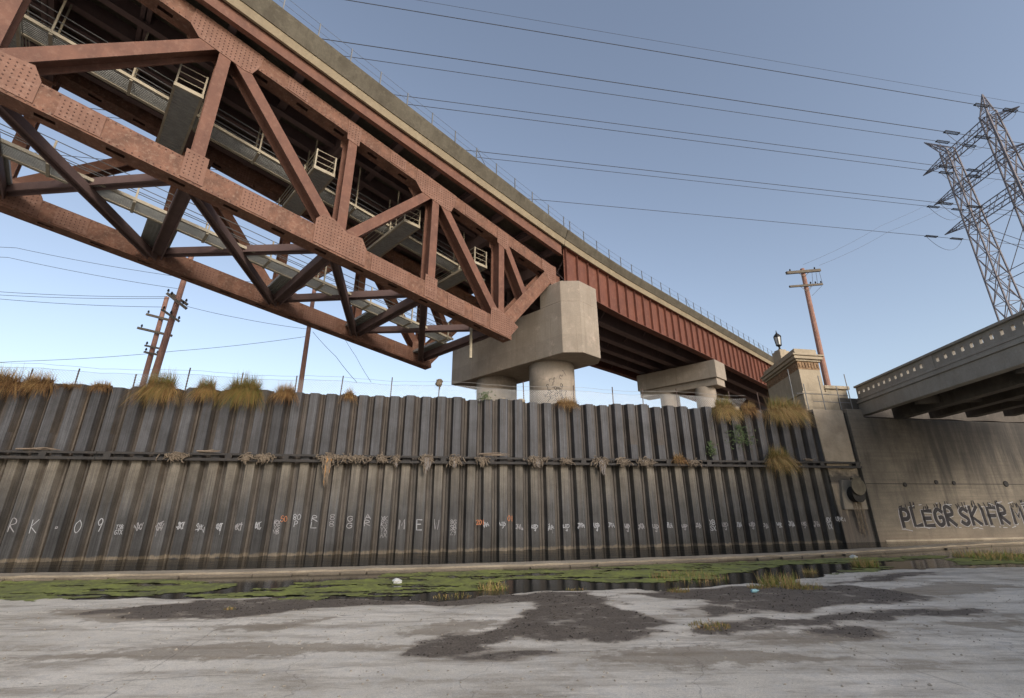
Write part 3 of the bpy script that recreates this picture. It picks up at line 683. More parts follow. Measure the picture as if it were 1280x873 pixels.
random.seed(11)
# outfall pipe with flap
of = empty('outfall_pipe', wp(25.75, WD, 1.2), 'black round outfall pipe with hinged flap set in the wing wall, stained below', 'pipe')
mb = MB(); mb.prism([wp(a, WD-.12, b) for a, b in [(24.95, 1.42), (26.62, 1.42), (26.6, 2.0), (26.35, 3.1), (25.2, 3.1), (25.0, 2.2)]], WN*.2); mb.build('collar', M['conc'], of, bevel=.03)
mb = MB(); ring = []
mb.tube([wp(25.8, WD-.5, 2.28), wp(25.8, WD-.05, 2.28)], .46, 24); mb.build('pipe_mouth', M['soot'], of)
mb = MB(); mb.tube([wp(25.8, WD-.62, 2.72), wp(25.8, WD-.55, 2.72)], .5, 24); 
mb.obox(wp(25.8, WD-.52, 3.18), WT*.3, WN*.1, ZAX*.05); mb.build('flap', M['parapet'], of, bevel=.02)
mb = MB()
for q in range(9):
    a = 25.6+q*.07+random.uniform(-.03, .03); mb.tube([wp(a, WD-.13, 1.9), wp(a+.1*random.random(), WD-.1, 1.2), wp(a+random.uniform(0, .35), WD-.03, random.uniform(-.2, .5))], [.03, .025, .012], 5)
mb.build('slime_run', M['debris'], of)

# ------------------------------------------------------------------ railway bridge profile
KD = 1.057
def zr(u): return 2+(zr0(u/KD)-2)*KD
def zr0(u):
    if u < 18: return 21.13-.131*u
    if u < 29: t = u-18; return 18.77-.131*t+.131/22*t*t
    return 18.05
def zu(u): return 19.5-.167*u      # underside of top chord
def zl(u): return 12.85-.13*u      # underside of bottom chord
NODES = [-19.0, -14.0, -9.2, -4.3, 1.1, 6.6, 11.4, 16.2, 20.9]
U_A, U_B, U_C = -20.0, 21.35, 78.0
WNEAR, WFAR = 18.0, 26.0
def along(mb, u0, u1, wa, wb, fa, fb, step=1.2):
    """box along the bridge between w=wa..wb, heights fa(u)..fb(u)"""
    n = max(1, int((u1-u0)/step)); o = len(mb.v)
    for i in range(n+1):
        u = u0+(u1-u0)*i/n; a, b = fa(u), fb(u)
        mb.v += [bp(u, wa, a), bp(u, wb, a), bp(u, wb, b), bp(u, wa, b)]
    for i in range(n):
        for k in range(4): mb.f.append([o+i*4+k, o+i*4+(k+1) % 4, o+i*4+4+(k+1) % 4, o+i*4+4+k]); mb.m.append(mb.mi)
    mb.f.append([o, o+3, o+2, o+1]); mb.m.append(mb.mi)
    e = o+n*4; mb.f.append([e, e+1, e+2, e+3]); mb.m.append(mb.mi)
def lerp(u, a, b):
    t = max(0, min(1, (u-8)/18)); return a+(b-a)*t
d_rim = lambda u: lerp(u, .86, .56)
d_crm = lambda u: lerp(u, 1.3, 1.0)
d_slb = lambda u: lerp(u, 1.2, .95)

truss = empty('truss_bridge', bp(0, 22, 7), 'rusty brown steel truss railway bridge span passing overhead, bolted gussets and catwalks', 'bridge')
W_ = 'truss'
# chords with hand holes in the bottom plate
def chord(name, u0, u1, f, h, wc):
    mb = MB(); w0, w1 = wc-.35, wc+.35; t = .035
    along(mb, u0, u1, w0, w0+t, f, lambda u: f(u)+h); along(mb, u0, u1, w1-t, w1, f, lambda u: f(u)+h)
    along(mb, u0, u1, w0+t, w1-t, lambda u: f(u)+h-t-.01, lambda u: f(u)+h-.01)
    fa = lambda u: f(u)+.012; fb = lambda u: f(u)+.04
    along(mb, u0, u1, w0+t, wc-.09, fa, fb); along(mb, u0, u1, wc+.09, w1-t, fa, fb)
    u = u0; 
    while u < u1:
        e = min(u+1.25, u1); along(mb, u, e, wc-.09, wc+.09, fa, fb); u += 1.75
    # bolt rows on the outer plates
    uu = max(u0, -9); mb.mi = 1
    while uu < u1:
        for wz, sg in ((w0, -1), (w1, 1)):
            mb.bolt(bp(uu, wz, f(uu)+.08), BW*sg, .024, .02); mb.bolt(bp(uu, wz, f(uu)+h-.08), BW*sg, .024, .02)
        uu += .2
    return mb.build(name, [M['truss'], M['bolt']], truss)
nearparts = []
nearparts.append(chord('bottom_chord', U_A, 17.0, zl, .92, WNEAR))
nearparts.append(chord('top_chord', U_A, 21.1, zu, .80, WNEAR))
def hmember(name, P, Q, b, mat=M['truss2'], gap=.33, t=.028, bolts=True):
    """H section in the truss plane: two flanges facing out, one web"""
    d = (Q-P).normalized(); n = BW; side = d.cross(n).normalized(); L = (Q-P).length
    mb = MB(); mid = (P+Q)*.5
    for sg in (-1, 1): mb.obox(mid+n*sg*gap, d*(L/2), side*b/2, n*t)
    mb.obox(mid, d*(L/2), side*.02, n*(gap-t))
    return mb.build(name, mat, truss)
def n3(u, h, top): return bp(u, WNEAR, (zu(u) if top else zl(u))+h)
U = NODES
for i in range(1, len(NODES)-1):     # verticals
    u = NODES[i]; nearparts.append(hmember('vertical', n3(u, .85, False), n3(u, .06, True), .42))
for i in range(len(NODES)-1):        # diagonals; odd nodes (from the right end) meet the top chord
    a, b = NODES[i], NODES[i+1]; topa = (len(NODES)-1-i) % 2 == 0
    if i == len(NODES)-2:
        nearparts.append(hmember('end_post', n3(a, .5, False), n3(b, .45, True), .85, M['truss'], .34))
    else:
        nearparts.append(hmember('diagonal', n3(a, .3, topa) if topa else n3(a, .75, False), n3(b, .7, False) if topa else n3(b, .3, True), .46))
nearparts.append(hmember('sub_diagonal', n3(16.35, .3, True), bp(18.25, WNEAR, (zl(16.2)+zu(20.9))/2+.35), .42))
mb = MB(); mb.obox(bp(20.95, WNEAR, zu(20.95)+.1), BU*.22, BW*.37, ZAX*.75); mb.obox(bp(21.3, WNEAR, 15.1), BU*.3, BW*.3, ZAX*1.2)
nearparts.append(mb.build('end_bearing', M['truss2'], truss))
# gussets
def gusset(u, shape, f, w, sg, dense=.15):
    pts = [bp(u+a, w, f(u+a)+h) for a, h in shape]; mb = MB(); mb.prism(pts, BW*(sg*.03)); mb.mi = 1
    g2 = [(a, f(u+a)+h-f(u)) for a, h in shape]
    a0 = min(a for a, _ in g2); a1 = max(a for a, _ in g2); h0 = min(h for _, h in g2); h1 = max(h for _, h in g2)
    a = a0+.1
    while a < a1:
        h = h0+.1
        while h < h1:
            if inside((a, h), g2) and segd((a, h), g2) > .06: mb.bolt(bp(u+a, w+sg*.03, f(u)+h), BW*sg, .023, .02)
            h += dense
        a += dense
    return mb.build('gusset_plate', [M['gusset'], M['bolt']], truss)
TOPG = [(-1.25, .79), (1.3, .79), (1.2, .1), (1.0, -.42), (.72, -.5), (-.95, -.42), (-1.3, -.05), (-1.3, .35)]
BOTG = [(-1.1, .1), (1.25, .1), (1.25, .95), (1.0, 1.38), (.3, 1.25), (-.35, 1.6), (-.8, 1.6), (-1.1, 1.2)]
for i, u in enumerate(NODES[1:-1], 1):
    topn = (len(NODES)-1-i) % 2 == 0
    for w, sg in ((WNEAR-.352, -1), (WNEAR+.352, 1)):
        if u < -9: continue
        if topn:
            nearparts.append(gusset(u, TOPG, zu, w, sg)); nearparts.append(gusset(u, [(-.36, .1), (.36, .1), (.36, 1.3), (-.36, 1.3)], zl, w, sg))
        elif u > 15:
            nearparts.append(gusset(u, [(-.9, .1), (.55, .02), (1.35, 1.0), (.55, 1.3), (-.3, 1.5), (-.75, 1.4)], zl, w, sg, .13))
            nearparts.append(gusset(u, [(-.35, .7), (.55, .7), (.55, .1), (.45, -.45), (-.35, -.3)], zu, w, sg))
        else:
            nearparts.append(gusset(u, BOTG, zl, w, sg)); nearparts.append(gusset(u, [(-.35, .7), (.35, .7), (.3, -.35), (-.3, -.35)], zu, w, sg))
for u, hw in ((-2.0, .55), (3.2, .5), (9.1, .95), (10.2, .0), (13.0, .55), (14.6, .5)):
    if hw: nearparts.append(gusset(u, [(-hw, .06), (hw, .06), (hw, .86), (-hw, .86)], zl, WNEAR-.352, -1, .14))
for u, hw in ((3.9, .45), (9.0, .45), (13.8, .4)): nearparts.append(gusset(u, [(-hw, .06), (hw, .06), (hw, .74), (-hw, .74)], zu, WNEAR-.352, -1, .14))
for w, sg in ((WNEAR-.352, -1), (WNEAR+.352, 1)):
    nearparts.append(gusset(20.9, [(-1.15, .79), (.2, .79), (.2, -.85), (-.1, -.85), (-.75, -.15), (-1.15, .1)], zu, w, sg))
for p in nearparts:                 # the far truss is the same set of parts
    q = p.copy(); COL.objects.link(q); q.parent = truss; q.location = p.location+BW*8.0+(ZAX*.38 if p.name.startswith('top_chord') else V((0, 0, 0)))
# bottom laterals and struts
def ibar(name, P, Q, b, h, mat, parent, t=.025):
    d = (Q-P).normalized(); side = d.cross(ZAX).normalized(); up = side.cross(d); L = (Q-P).length; mid = (P+Q)*.5
    mb = MB()
    for sg in (-1, 1): mb.obox(mid+side*sg*(b/2), d*(L/2), side*t, up*h/2)
    mb.obox(mid, d*(L/2), side*(b/2-t), up*.02)
    return mb.build(name, mat, parent)
lat_a, lat_b = WNEAR+.36, WFAR-.36
for i in range(1, len(NODES)-1):
    u = NODES[i]; ibar('lateral_strut', bp(u, lat_a, zl(u)+.45), bp(u, lat_b, zl(u)+.45), .42, .42, M['under'], truss)
for i in range(1, len(NODES)-2):
    a, b = NODES[i], NODES[i+1]
    ibar('lateral_brace', bp(a+.1, lat_a, zl(a)+.28), bp(b-.1, lat_b, zl(b)+.28), .3, .34, M['under'], truss)
    ibar('lateral_brace', bp(b-.1, lat_a, zl(b)+.62), bp(a+.1, lat_b, zl(a)+.62), .3, .34, M['under'], truss)
# floor system
for i in range(len(NODES)):
    us = [NODES[i]] + ([.5*(NODES[i]+NODES[i+1])] if i < len(NODES)-1 else [])
    for k, u in enumerate(us):
        dpt = 1.6 if k == 0 else .5
        mb = MB(); top = zr(u)-1.24
        mb.obox(bp(u, 22, top-dpt/2), BU*.02, BW*(3.62 if k == 0 else 4.6), ZAX*dpt/2)
        for zz in (top-.02, top-dpt+.02): mb.obox(bp(u, 22, zz), BU*.18, BW*(3.6 if k == 0 else 4.58), ZAX*.02)
        mb.build('floor_beam', M['under'], truss)
    for wa, wb in ((17.42, 18.38), (25.62, 26.58)):
        mb = MB(); u = NODES[i]; mb.obox(bp(u, (wa+wb)/2, zr(u)-1.47), BU*.14, BW*((wb-wa)/2), ZAX*.22)
        mb.build('deck_bracket', M['under'], truss)
for w in (18.9, 20.1, 21.4, 22.6, 23.9, 25.1):
    mb = MB(); along(mb, U_A, U_B-.3, w-.015, w+.015, lambda u: zr(u)-1.95, lambda u: zr(u)-d_slb(u)-.003); along(mb, U_A, U_B-.3, w-.16, w+.16, lambda u: zr(u)-1.98, lambda u: zr(u)-1.955)
    mb.build('stringer', M['under'], truss)
for w, nm in ((17.16, 'edge_beam'), (26.84, 'edge_beam')):
    mb = MB(); sg = 1 if w > 20 else -1; lo = lambda u: zr(u)-lerp(u, 1.9, 1.82)
    along(mb, U_A, U_B-.1, w-.015, w+.015, lo, lambda u: zr(u)-d_slb(u)-.003)
    along(mb, U_A, U_B-.1, w-.1, w+.14, lambda u: lo(u)-.03, lo)
    mb.build(nm, M['truss2'], truss)
def section(mb, u0, u1, f, step=1.2):
    """loft of a (w, z) outline f(u) along the bridge"""
    n = max(1, int((u1-u0)/step)); o = len(mb.v); m = len(f(u0))
    for i in range(n+1):
        u = u0+(u1-u0)*i/n; mb.v += [bp(u, w, z) for w, z in f(u)]
    for i in range(n):
        for k in range(m): mb.f.append([o+i*m+k, o+i*m+(k+1) % m, o+(i+1)*m+(k+1) % m, o+(i+1)*m+k]); mb.m.append(mb.mi)
    mb.f.append([o+k for k in range(m)][::-1]); mb.f.append([o+n*m+k for k in range(m)]); mb.m += [mb.mi]*2
def deck(parent, u0, u1):
    mb = MB(); along(mb, u0, u1, 17.07, 26.93, lambda u: zr(u)-d_slb(u), lambda u: zr(u)-d_slb(u)+.25); mb.build('deck_slab', M['parapet'], parent)
    for fl in (lambda w: w, lambda w: 44-w):
        mb = MB(); section(mb, u0, u1, lambda u: [(fl(16.9), zr(u)-d_rim(u)+.03), (fl(16.95), zr(u)-d_crm(u)), (fl(17.06), zr(u)-d_crm(u)), (fl(17.06), zr(u)-d_rim(u)+.03)]); mb.build('deck_edge', M['edge'], parent)
        mb = MB(); section(mb, u0, u1, lambda u: [(fl(16.6), zr(u)), (fl(16.62), zr(u)-.1), (fl(16.86), zr(u)-d_rim(u)), (fl(17.1), zr(u)-d_rim(u)), (fl(17.1), zr(u))]); mb.build('parapet', M['parapet'], parent)
def railing(parent, u0, u1, st=1.55):
    mb = MB(); wr = 16.72
    for h in (.44, .87):
        n = int((u1-u0)/1.2); mb.tube([bp(u0+(u1-u0)*i/n, wr, zr(u0+(u1-u0)*i/n)+h) for i in range(n+1)], .008, 4)
    rl = mb.build('railing', M['galv'], parent)
    u = u0+.3; k = 0
    while u < u1:
        mb = MB(); mb.obox(bp(u, wr, zr(u)+.45), BU*.024, BW*.024, ZAX*.46)
        if k % 12 == 11: mb.bar(bp(u, wr, zr(u)+.85), bp(u+.8, wr, zr(u+.8)+.02), BW*.015, ZAX*.015)
        mb.build('railing_post', M['galv'], rl); u += st; k += 1
deck(truss, U_A, U_B); railing(truss, -4, U_B-.05)

# catwalks hung inside the truss
def catwalk(u0, u1, w0, w1, zf, rail=1.0, hang=True, st=2.4, parent=None):
    mb = MB()
    for q in range(9): a = w0+.06+q*(w1-w0-.12)/9; along(mb, u0, u1, a, a+.05, lambda u: zf(u)+.05, lambda u: zf(u)+.08, 6)
    cw = mb.build('catwalk', M['grate'], parent)
    mb = MB()
    for w in (w0, w1): along(mb, u0, u1, w-.04, w+.04, zf, lambda u: zf(u)+.13)
    mb.build('catwalk_beam', M['catwalk'], cw)
    mb = MB()
    for w in (w0, w1):
        for h in ((rail, rail*.66, rail*.36) if rail else ()): mb.tube([bp(u0, w, zf(u0)+h), bp(u1, w, zf(u1)+h)], .018, 5)
    if rail: mb.build('catwalk_rail', M['galv'], cw)
    u = u0+.2
    while u < u1:
        mb = MB(); mb.obox(bp(u, (w0+w1)/2, zf(u)-.03), BU*.05, BW*((w1-w0)/2), ZAX*.035)
        for w in (w0, w1):
            top = zr(u)-1.9 if hang else zf(u)+rail
            mb.bar(bp(u, w, zf(u)), bp(u, w, top), BU*.03, BW*.03)
        mb.build('hanger', M['catwalk'], cw); u += st
zc1 = lambda u: 17.72-.134*u
catwalk(-16, 17.2, 20.35, 21.35, zc1, 1.0, True, 2.4, truss)
zc2 = lambda u: zl(u)+.55
catwalk(-16, 15.8, 21.6, 22.6, zc2, 1.0, False, 2.6, truss)
for u in NODES[3:-1]:
    z0 = zc1(u)-.28; uc = u-.75
    mb = MB(); mb.obox(bp(uc, 22.0, z0), BU*.42, BW*3.3, ZAX*.02)
    # corrugated floor
    for k in range(34): mb.obox(bp(uc, 18.8+k*.195, z0-.02), BU*.42, BW*.05, ZAX*.02)
    cw = mb.build('cross_catwalk', M['grate'], truss)
    mb = MB()
    for su in (-.45, .45): mb.obox(bp(uc+su, 22.0, z0+.02), BU*.045, BW*3.35, ZAX*.08)
    for ww in (18.68, 25.32): mb.obox(bp(uc, ww, z0+.02), BU*.45, BW*.045, ZAX*.08)
    mb.build('catwalk_beam', M['catwalk'], cw)
    mb = MB()
    for su in (-.45, .45):
        for h in (.4, .72, 1.05): mb.tube([bp(uc+su, 18.7, z0+h), bp(uc+su, 25.3, z0+h)], .02, 5)
        for ww in (18.7, 20.2, 23.8, 25.3): mb.bar(bp(uc+su, ww, z0), bp(uc+su, ww, z0+1.08), BU*.03, BW*.03)
    for h in (.4, .72, 1.05): mb.tube([bp(uc-.45, 18.7, z0+h), bp(uc+.45, 18.7, z0+h)], .02, 5)
    mb.build('catwalk_rail', M['catwalk'], cw)
    # lower platform beside the far chord
    mb = MB(); zz = zl(u)+.75
    mb.obox(bp(u-.2, 24.1, zz), BU*.5, BW*1.5, ZAX*.02)
    for k in range(7): mb.obox(bp(u-.62+k*.14, 24.1, zz-.05), BU*.015, BW*1.5, ZAX*.03)
    for su in (-.72, .32): mb.obox(bp(u+su, 24.1, zz), BU*.04, BW*1.5, ZAX*.07)
    mb.build('lower_platform', M['grate'], truss)
# drain pipe at the pier
mb = MB(); P = at(589, 415, BW, 19.2); Q = at(589, 448, BW, 19.2)
mb.tube([bp(P.dot(BU), 19.2, Q.z), bp(P.dot(BU), 19.2, P.z+1.5)], .085, 8); mb.build('drain_pipe', M['catwalk'], truss)

# ------------------------------------------------------------------ approach span
appr = empty('approach_span', bp(45, 22, 7), 'red oxide plate girder approach span with ribbed side, running on from the truss', 'bridge')
def zgb(u): return zr(u)-3.9-(max(0, u-42)*.018)
for gi, w in enumerate((17.3, 19.2, 21.1, 22.9, 24.8, 26.7)):
    mb = MB(); along(mb, U_B+.25, U_C, w-.015, w+.015, lambda u: zgb(u)+.04, lambda u: zr(u)-d_slb(u)-.04)
    along(mb, U_B+.25, U_C, w-.3, w+.3, zgb, lambda u: zgb(u)+.045); along(mb, U_B+.25, U_C, w-.25, w+.25, lambda u: zr(u)-d_slb(u)-.05, lambda u: zr(u)-d_slb(u)-.003)
    if gi in (0, 5):
        u = U_B+.35; k = 0; sg = -1 if gi == 0 else 1
        while u < U_C:
            big = abs((u-U_B-.35) % 21.0) < 1e-3 or k in (17, 18)
            mb.prism([bp(u-.012, w+sg*.015, zgb(u)+.046), bp(u-.012, w+sg*.2, zgb(u)+.046), bp(u-.012, w+sg*.2, zr(u)-d_slb(u)-.055), bp(u-.012, w+sg*.015, zr(u)-d_slb(u)-.055)], BU*.024)
            u += 1.23; k += 1
    mb.build('plate_girder', M['girder'] if gi in (0, 5) else M['under'], appr)
for u in span((U_B+.5, U_C-.5, 6.2)):
    mb = MB()
    for wa in (17.3, 19.2, 21.1, 22.9, 24.8):
        mb.bar(bp(u, wa+.03, zgb(u)+.4), bp(u, wa+1.75, zr(u)-1.4), BU*.05, ZAX*.05); mb.bar(bp(u+.11, wa+.03, zr(u)-1.4), bp(u+.11, wa+1.75, zgb(u)+.4), BU*.05, ZAX*.05)
    mb.build('cross_frame', M['under'], appr)
deck(appr, U_B+.06, U_C); railing(appr, U_B+.1, 72)

# ------------------------------------------------------------------ piers
def colmap(c, r): 
    return lambda x, y: V((c.x+math.sin(x/r)*(r+.004)*1.0, c.y-math.cos(x/r)*(r+.004), c.z+y))
def scribble(mb, rows, mapf, h, th):
    y = 0
    for row in rows:
        strokes(mb, row, -len(row)*h*.42, y, h*.62, h, th, mapf, gap=.3, jit=.15); y -= h*1.3
pier = empty('main_pier', bp(22.2, 22, 7.1), 'big buff concrete hammerhead pier with two round columns carrying the truss end', 'pier')
zb, zt, zk = 10.45, 13.85, 15.3
mb = MB()
cu = [(20.47, 28.0), (20.47, 16.75), (21.35, 15.9), (23.15, 15.9), (24.05, 16.75), (24.05, 28.0)]
inner = .0
mb.prism([bp(a, b, zb) for a, b in cu], ZAX*(zt-zb))
cap = mb.build('pier_cap', M['cheek'], pier, bevel=.04)
ck = [(20.475, 18.55), (20.475, 16.755), (21.352, 15.905), (23.148, 15.905), (24.045, 16.755), (24.045, 18.55)]
mb = MB(); mb.prism([bp(a, b, zt-.02) for a, b in ck], ZAX*(zk-zt+.02)); mb.build('cheek_block', M['cheek'], cap, bevel=.05)
for (w, nm) in ((19.25, 1), (24.7, 2)):
    c = bp(22.25, w, 6.6); mb = MB(); mb.lathe(c, [(1.5, 0), (1.5, 1.9), (1.49, 1.92), (1.5, 1.94), (1.5, zb-6.6+.02)], 40)
    col = mb.build('column', M['cheek'], pier); 
    col.data.polygons.foreach_set('use_smooth', [len(p.vertices) == 4 for p in col.data.polygons])
    if nm == 1:
        mb = MB(); cm = colmap(V((c.x, c.y, 8.9)), 1.5)
        for q in range(34):
            x0, y0 = random.gauss(.25, .42), random.gauss(-.5, .38); pp = [(x0, y0)]; a = random.uniform(0, 6.28)
            for w_ in range(random.randint(3, 7)):
                a += random.uniform(-1.9, 1.9); l = random.uniform(.06, .17); pp.append((pp[-1][0]+l*math.cos(a), pp[-1][1]+l*math.sin(a)))
            ribbon(mb, smooth_path(pp), random.uniform(.018, .034), cm)
        mb.build('graffiti_tag', M['paint_k'], col)
pier2 = empty('small_pier', bp(43.5, 20.7, 7.1), 'smaller concrete beam pier on two columns farther along the approach span', 'pier')
mb = MB()
u0, u1 = 43.0, 45.3
mb.hexa([bp(u0+.25, 16.75, 12.3), bp(u0+.25, 25.0, 12.3), bp(u1-.25, 25.0, 12.3), bp(u1-.25, 16.75, 12.3), bp(u0+.25, 16.75, 13.0), bp(u0+.25, 25.0, 13.0), bp(u1-.25, 25.0, 13.0), bp(u1-.25, 16.75, 13.0)])
mb.hexa([bp(u0, 16.6, 13.0), bp(u0, 25.1, 13.0), bp(u1, 25.1, 13.0), bp(u1, 16.6, 13.0), bp(u0, 16.6, 14.72), bp(u0, 25.1, 14.72), bp(u1, 25.1, 14.72), bp(u1, 16.6, 14.72)])
mb.build('pier_cap', M['cheek'], pier2, bevel=.04)
for w in (18.35, 22.1):
    mb = MB(); mb.lathe(bp(44.1, w, 6.6), [(.95, 0), (.95, 5.75)], 32); o = mb.build('column', M['cheek'], pier2)
    o.data.polygons.foreach_set('use_smooth', [len(p.vertices) == 4 for p in o.data.polygons])

# ------------------------------------------------------------------ road bridge on the right
rb = empty('road_bridge', rp(10, 24, 6), 'grey concrete road bridge on the right with pierced arched balustrade above dark beams', 'bridge')
T0, T1 = -30.0, 35.2
def rbox(mb, t0, t1, n0, n1, z0, z1):
    mb.hexa([rp(t0, n0, z0), rp(t0, n1, z0), rp(t1, n1, z0), rp(t1, n0, z0), rp(t0, n0, z1), rp(t0, n1, z1), rp(t1, n1, z1), rp(t1, n0, z1)])
mb = MB(); rbox(mb, T0, T1, 18.0, 18.5, 7.42, 8.24); rbox(mb, T0, T1, 17.93, 18.5, 8.243, 8.38); rbox(mb, T0, T1, 18.0, 18.5, 8.383, 8.5); mb.build('fascia', M['bal'], rb, bevel=.02)
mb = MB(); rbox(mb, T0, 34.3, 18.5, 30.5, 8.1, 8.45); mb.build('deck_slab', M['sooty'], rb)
for k, n in enumerate((19.9, 22.0, 24.1, 26.2, 28.3)):
    mb = MB()
    tt = span((T0, 34.6, 1.5)); o = len(mb.v)
    for t in tt:
        x = max(0.0, (t-14)/20.0); z = 7.1-.09*x*x
        mb.v += [rp(t, n-.28, z), rp(t, n+.28, z), rp(t, n+.28, 8.11), rp(t, n-.28, 8.11)]
    for i in range(len(tt)-1):
        for q in range(4): mb.f.append([o+i*4+q, o+i*4+(q+1) % 4, o+i*4+4+(q+1) % 4, o+i*4+4+q]); mb.m.append(0)
    e = o+4*(len(tt)-1); mb.f += [[e, e+1, e+2, e+3], [o+3, o+2, o+1, o]]; mb.m += [0, 0]
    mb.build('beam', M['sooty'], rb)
for t in (2.0, 9.0, 16.0, 23.0, 30.0):
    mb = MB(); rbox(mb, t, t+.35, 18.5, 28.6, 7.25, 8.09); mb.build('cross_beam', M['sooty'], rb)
# pierced balustrade
def bay(mb, t0, t1, z0, z1, n0, n1, hw=.1, hb=8.9, ht=9.17):
    tc = (t0+t1)/2; hole = [(tc-hw, hb), (tc, hb), (tc+hw, hb)]+[(tc+hw*math.cos(a), ht-hw+hw*math.sin(a)) for a in [math.pi*k/6 for k in range(7)]]
    cz = (hb+ht)/2; outer = []
    for (a, z) in hole:
        dx, dz = a-tc, z-cz; k = 9e9
        if abs(dx) > 1e-6: k = min(k, ((t1-tc) if dx > 0 else (tc-t0))/abs(dx))
        if abs(dz) > 1e-6: k = min(k, ((z1-cz) if dz > 0 else (cz-z0))/abs(dz))
        outer.append((tc+dx*k, cz+dz*k))
    # snap nearest samples to the corners
    for (ct, cz2) in ((t0, z0), (t1, z0), (t1, z1), (t0, z1)):
        j = min(range(len(outer)), key=lambda q: (outer[q][0]-ct)**2+(outer[q][1]-cz2)**2); outer[j] = (ct, cz2)
    n = len(hole); vs = [rp(a, n0, z) for a, z in outer]+[rp(a, n0, z) for a, z in hole]+[rp(a, n1, z) for a, z in outer]+[rp(a, n1, z) for a, z in hole]
    fs = []
    for i in range(n):
        j = (i+1) % n
        fs += [(i, j, n+j, n+i), (2*n+j, 2*n+i, 3*n+i, 3*n+j), (n+i, n+j, 3*n+j, 3*n+i)]
    mb.add(vs, fs)
mb = MB(); t = 35.2; k = 0; bw = .60
while t > 8.0:
    if k % 13 == 12: rbox(mb, t-.75, t, 18.06, 18.34, 8.63, 9.36); t -= .75
    else: bay(mb, t-bw, t, 8.63, 9.36, 18.1, 18.24); t -= bw
    k += 1
rbox(mb, T0, t, 18.06, 18.34, 8.63, 9.36)
bl = mb.build('balustrade', M['bal'], rb)
mb = MB(); rbox(mb, T0, T1, 17.98, 18.42, 8.503, 8.627); mb.build('base_rail', M['bal'], bl, bevel=.02)
mb = MB(); rbox(mb, T0, T1, 17.97, 18.43, 9.363, 9.5); mb.build('coping', M['bal'], bl, bevel=.025)

# pylon block with lantern
py = empty('stone_gate_pylon', wp(26.2, 29, 7.2), 'tall buff stone gate pylon with moulded cornice and carved frieze, before the red girder', 'pylon')
c0 = wp(25.25, 26.0, 0); ta = c0.dot(RT); na = c0.dot(RN)
def pyl(mb, e, z0, z1, wid=1.72, dep=6.2):
    """block with front along the river wall and flank along the road bridge, grown by e"""
    A = c0-WT*e-RT*e*.98; B = c0+WT*(wid+e)-RT*e; C = B+RT*(dep+2*e); D = A+RT*(dep+2*e)
    mb.hexa([p+ZAX*z for z in (z0, z1) for p in (A, B, C, D)])
mb = MB(); pyl(mb, 0, 7.1, 10.72); mb.build('shaft', M['pylon'], py, bevel=.03)
mb = MB(); pyl(mb, .12, 7.1, 8.75); mb.build('plinth', M['pylon'], py, bevel=.05)
mb = MB(); pyl(mb, .2, 8.753, 8.9); mb.build('plinth_moulding', M['pylon'], py, bevel=.04)
mb = MB(); pyl(mb, .02, 10.5, 11.06)
for k in range(22):
    a = c0+RT*(.2+k*.28)-RN*.0; mb.obox(a-RN*.03+ZAX*(10.78+.05*(k % 2)), RT*.08, RN*.05, ZAX*(.16+.04*(k % 3)))
for k in range(7):
    a = c0+WT*(.15+k*.24); mb.obox(a-WN*.03+ZAX*(10.78+.04*(k % 2)), WT*.08, WN*.05, ZAX*(.15+.03*(k % 3)))
mb.build('frieze', M['frieze'], py, bevel=.03)
mb = MB(); pyl(mb, .14, 11.063, 11.2); pyl(mb, .3, 11.203, 11.42); pyl(mb, .4, 11.423, 11.55); pyl(mb, .1, 11.553, 11.98, 1.6); mb.build('cornice', M['pylon'], py, bevel=.04)
mb = MB(); LP = at(977, 448, WN, 29.0); lx = wp(LP.dot(WT), 29.0, 0)
mb.obox(lx+ZAX*12.35, WT*.42, WN*.42, ZAX*.42); mb.obox(lx+ZAX*12.83, WT*.3, WN*.3, ZAX*.09); mb.build('pedestal_block', M['pylon'], py, bevel=.04)
lb = lx+ZAX*12.92
LS = 1.02
lan = empty('street_lantern', lb, 'old black iron lantern with glass panes standing on the stone gate pylon', 'lamp')
lan.scale = (LS, LS, LS)
mb = MB(); mb.lathe(lb, [(.16, 0), (.14, .06), (.07, .12), (.06, .25), (.1, .32), (.2, .38), (.2, .42)], 12); mb.build('stem', M['soot'], lan)
mb = MB(); 
for k in range(6):
    a = k*math.pi/3; mb.bar(lb+V((.19*math.cos(a), .19*math.sin(a), .42)), lb+V((.27*math.cos(a), .27*math.sin(a), 1.05)), V((.018, 0, 0)), V((0, .018, 0)))
mb.lathe(lb, [(.3, 1.05), (.3, 1.1), (.16, 1.28), (.07, 1.36), (.07, 1.42), (.03, 1.46), (.03, 1.6)], 6); mb.build('cage', M['soot'], lan)
gm, gnt, gb = new_mat('milky_lantern_glass'); gb.inputs['Base Color'].default_value = (.5, .5, .48, 1); gb.inputs['Roughness'].default_value = .3
mb = MB(); mb.lathe(lb, [(.17, .42), (.245, 1.05)], 6); mb.build('glass', gm, lan)
pd = empty('stone_pedestal', wp(28.2, 26.4, 7.2), 'squat buff stone pedestal block between the gate pylon and the balustrade', 'pedestal')
mb = MB(); mb.hexa([wp(a, b, z) for z in (7.1, 9.25) for a, b in ((27.35, 26.3), (29.1, 26.3), (29.3, 28.6), (27.6, 28.6))]); mb.build('block', M['pylon'], pd, bevel=.03)
mb = MB(); mb.hexa([wp(a, b, z) for z in (9.253, 9.5) for a, b in ((27.2, 26.15), (29.25, 26.15), (29.45, 28.7), (27.5, 28.7))]); mb.build('cap_slab', M['pylon'], pd, bevel=.04)
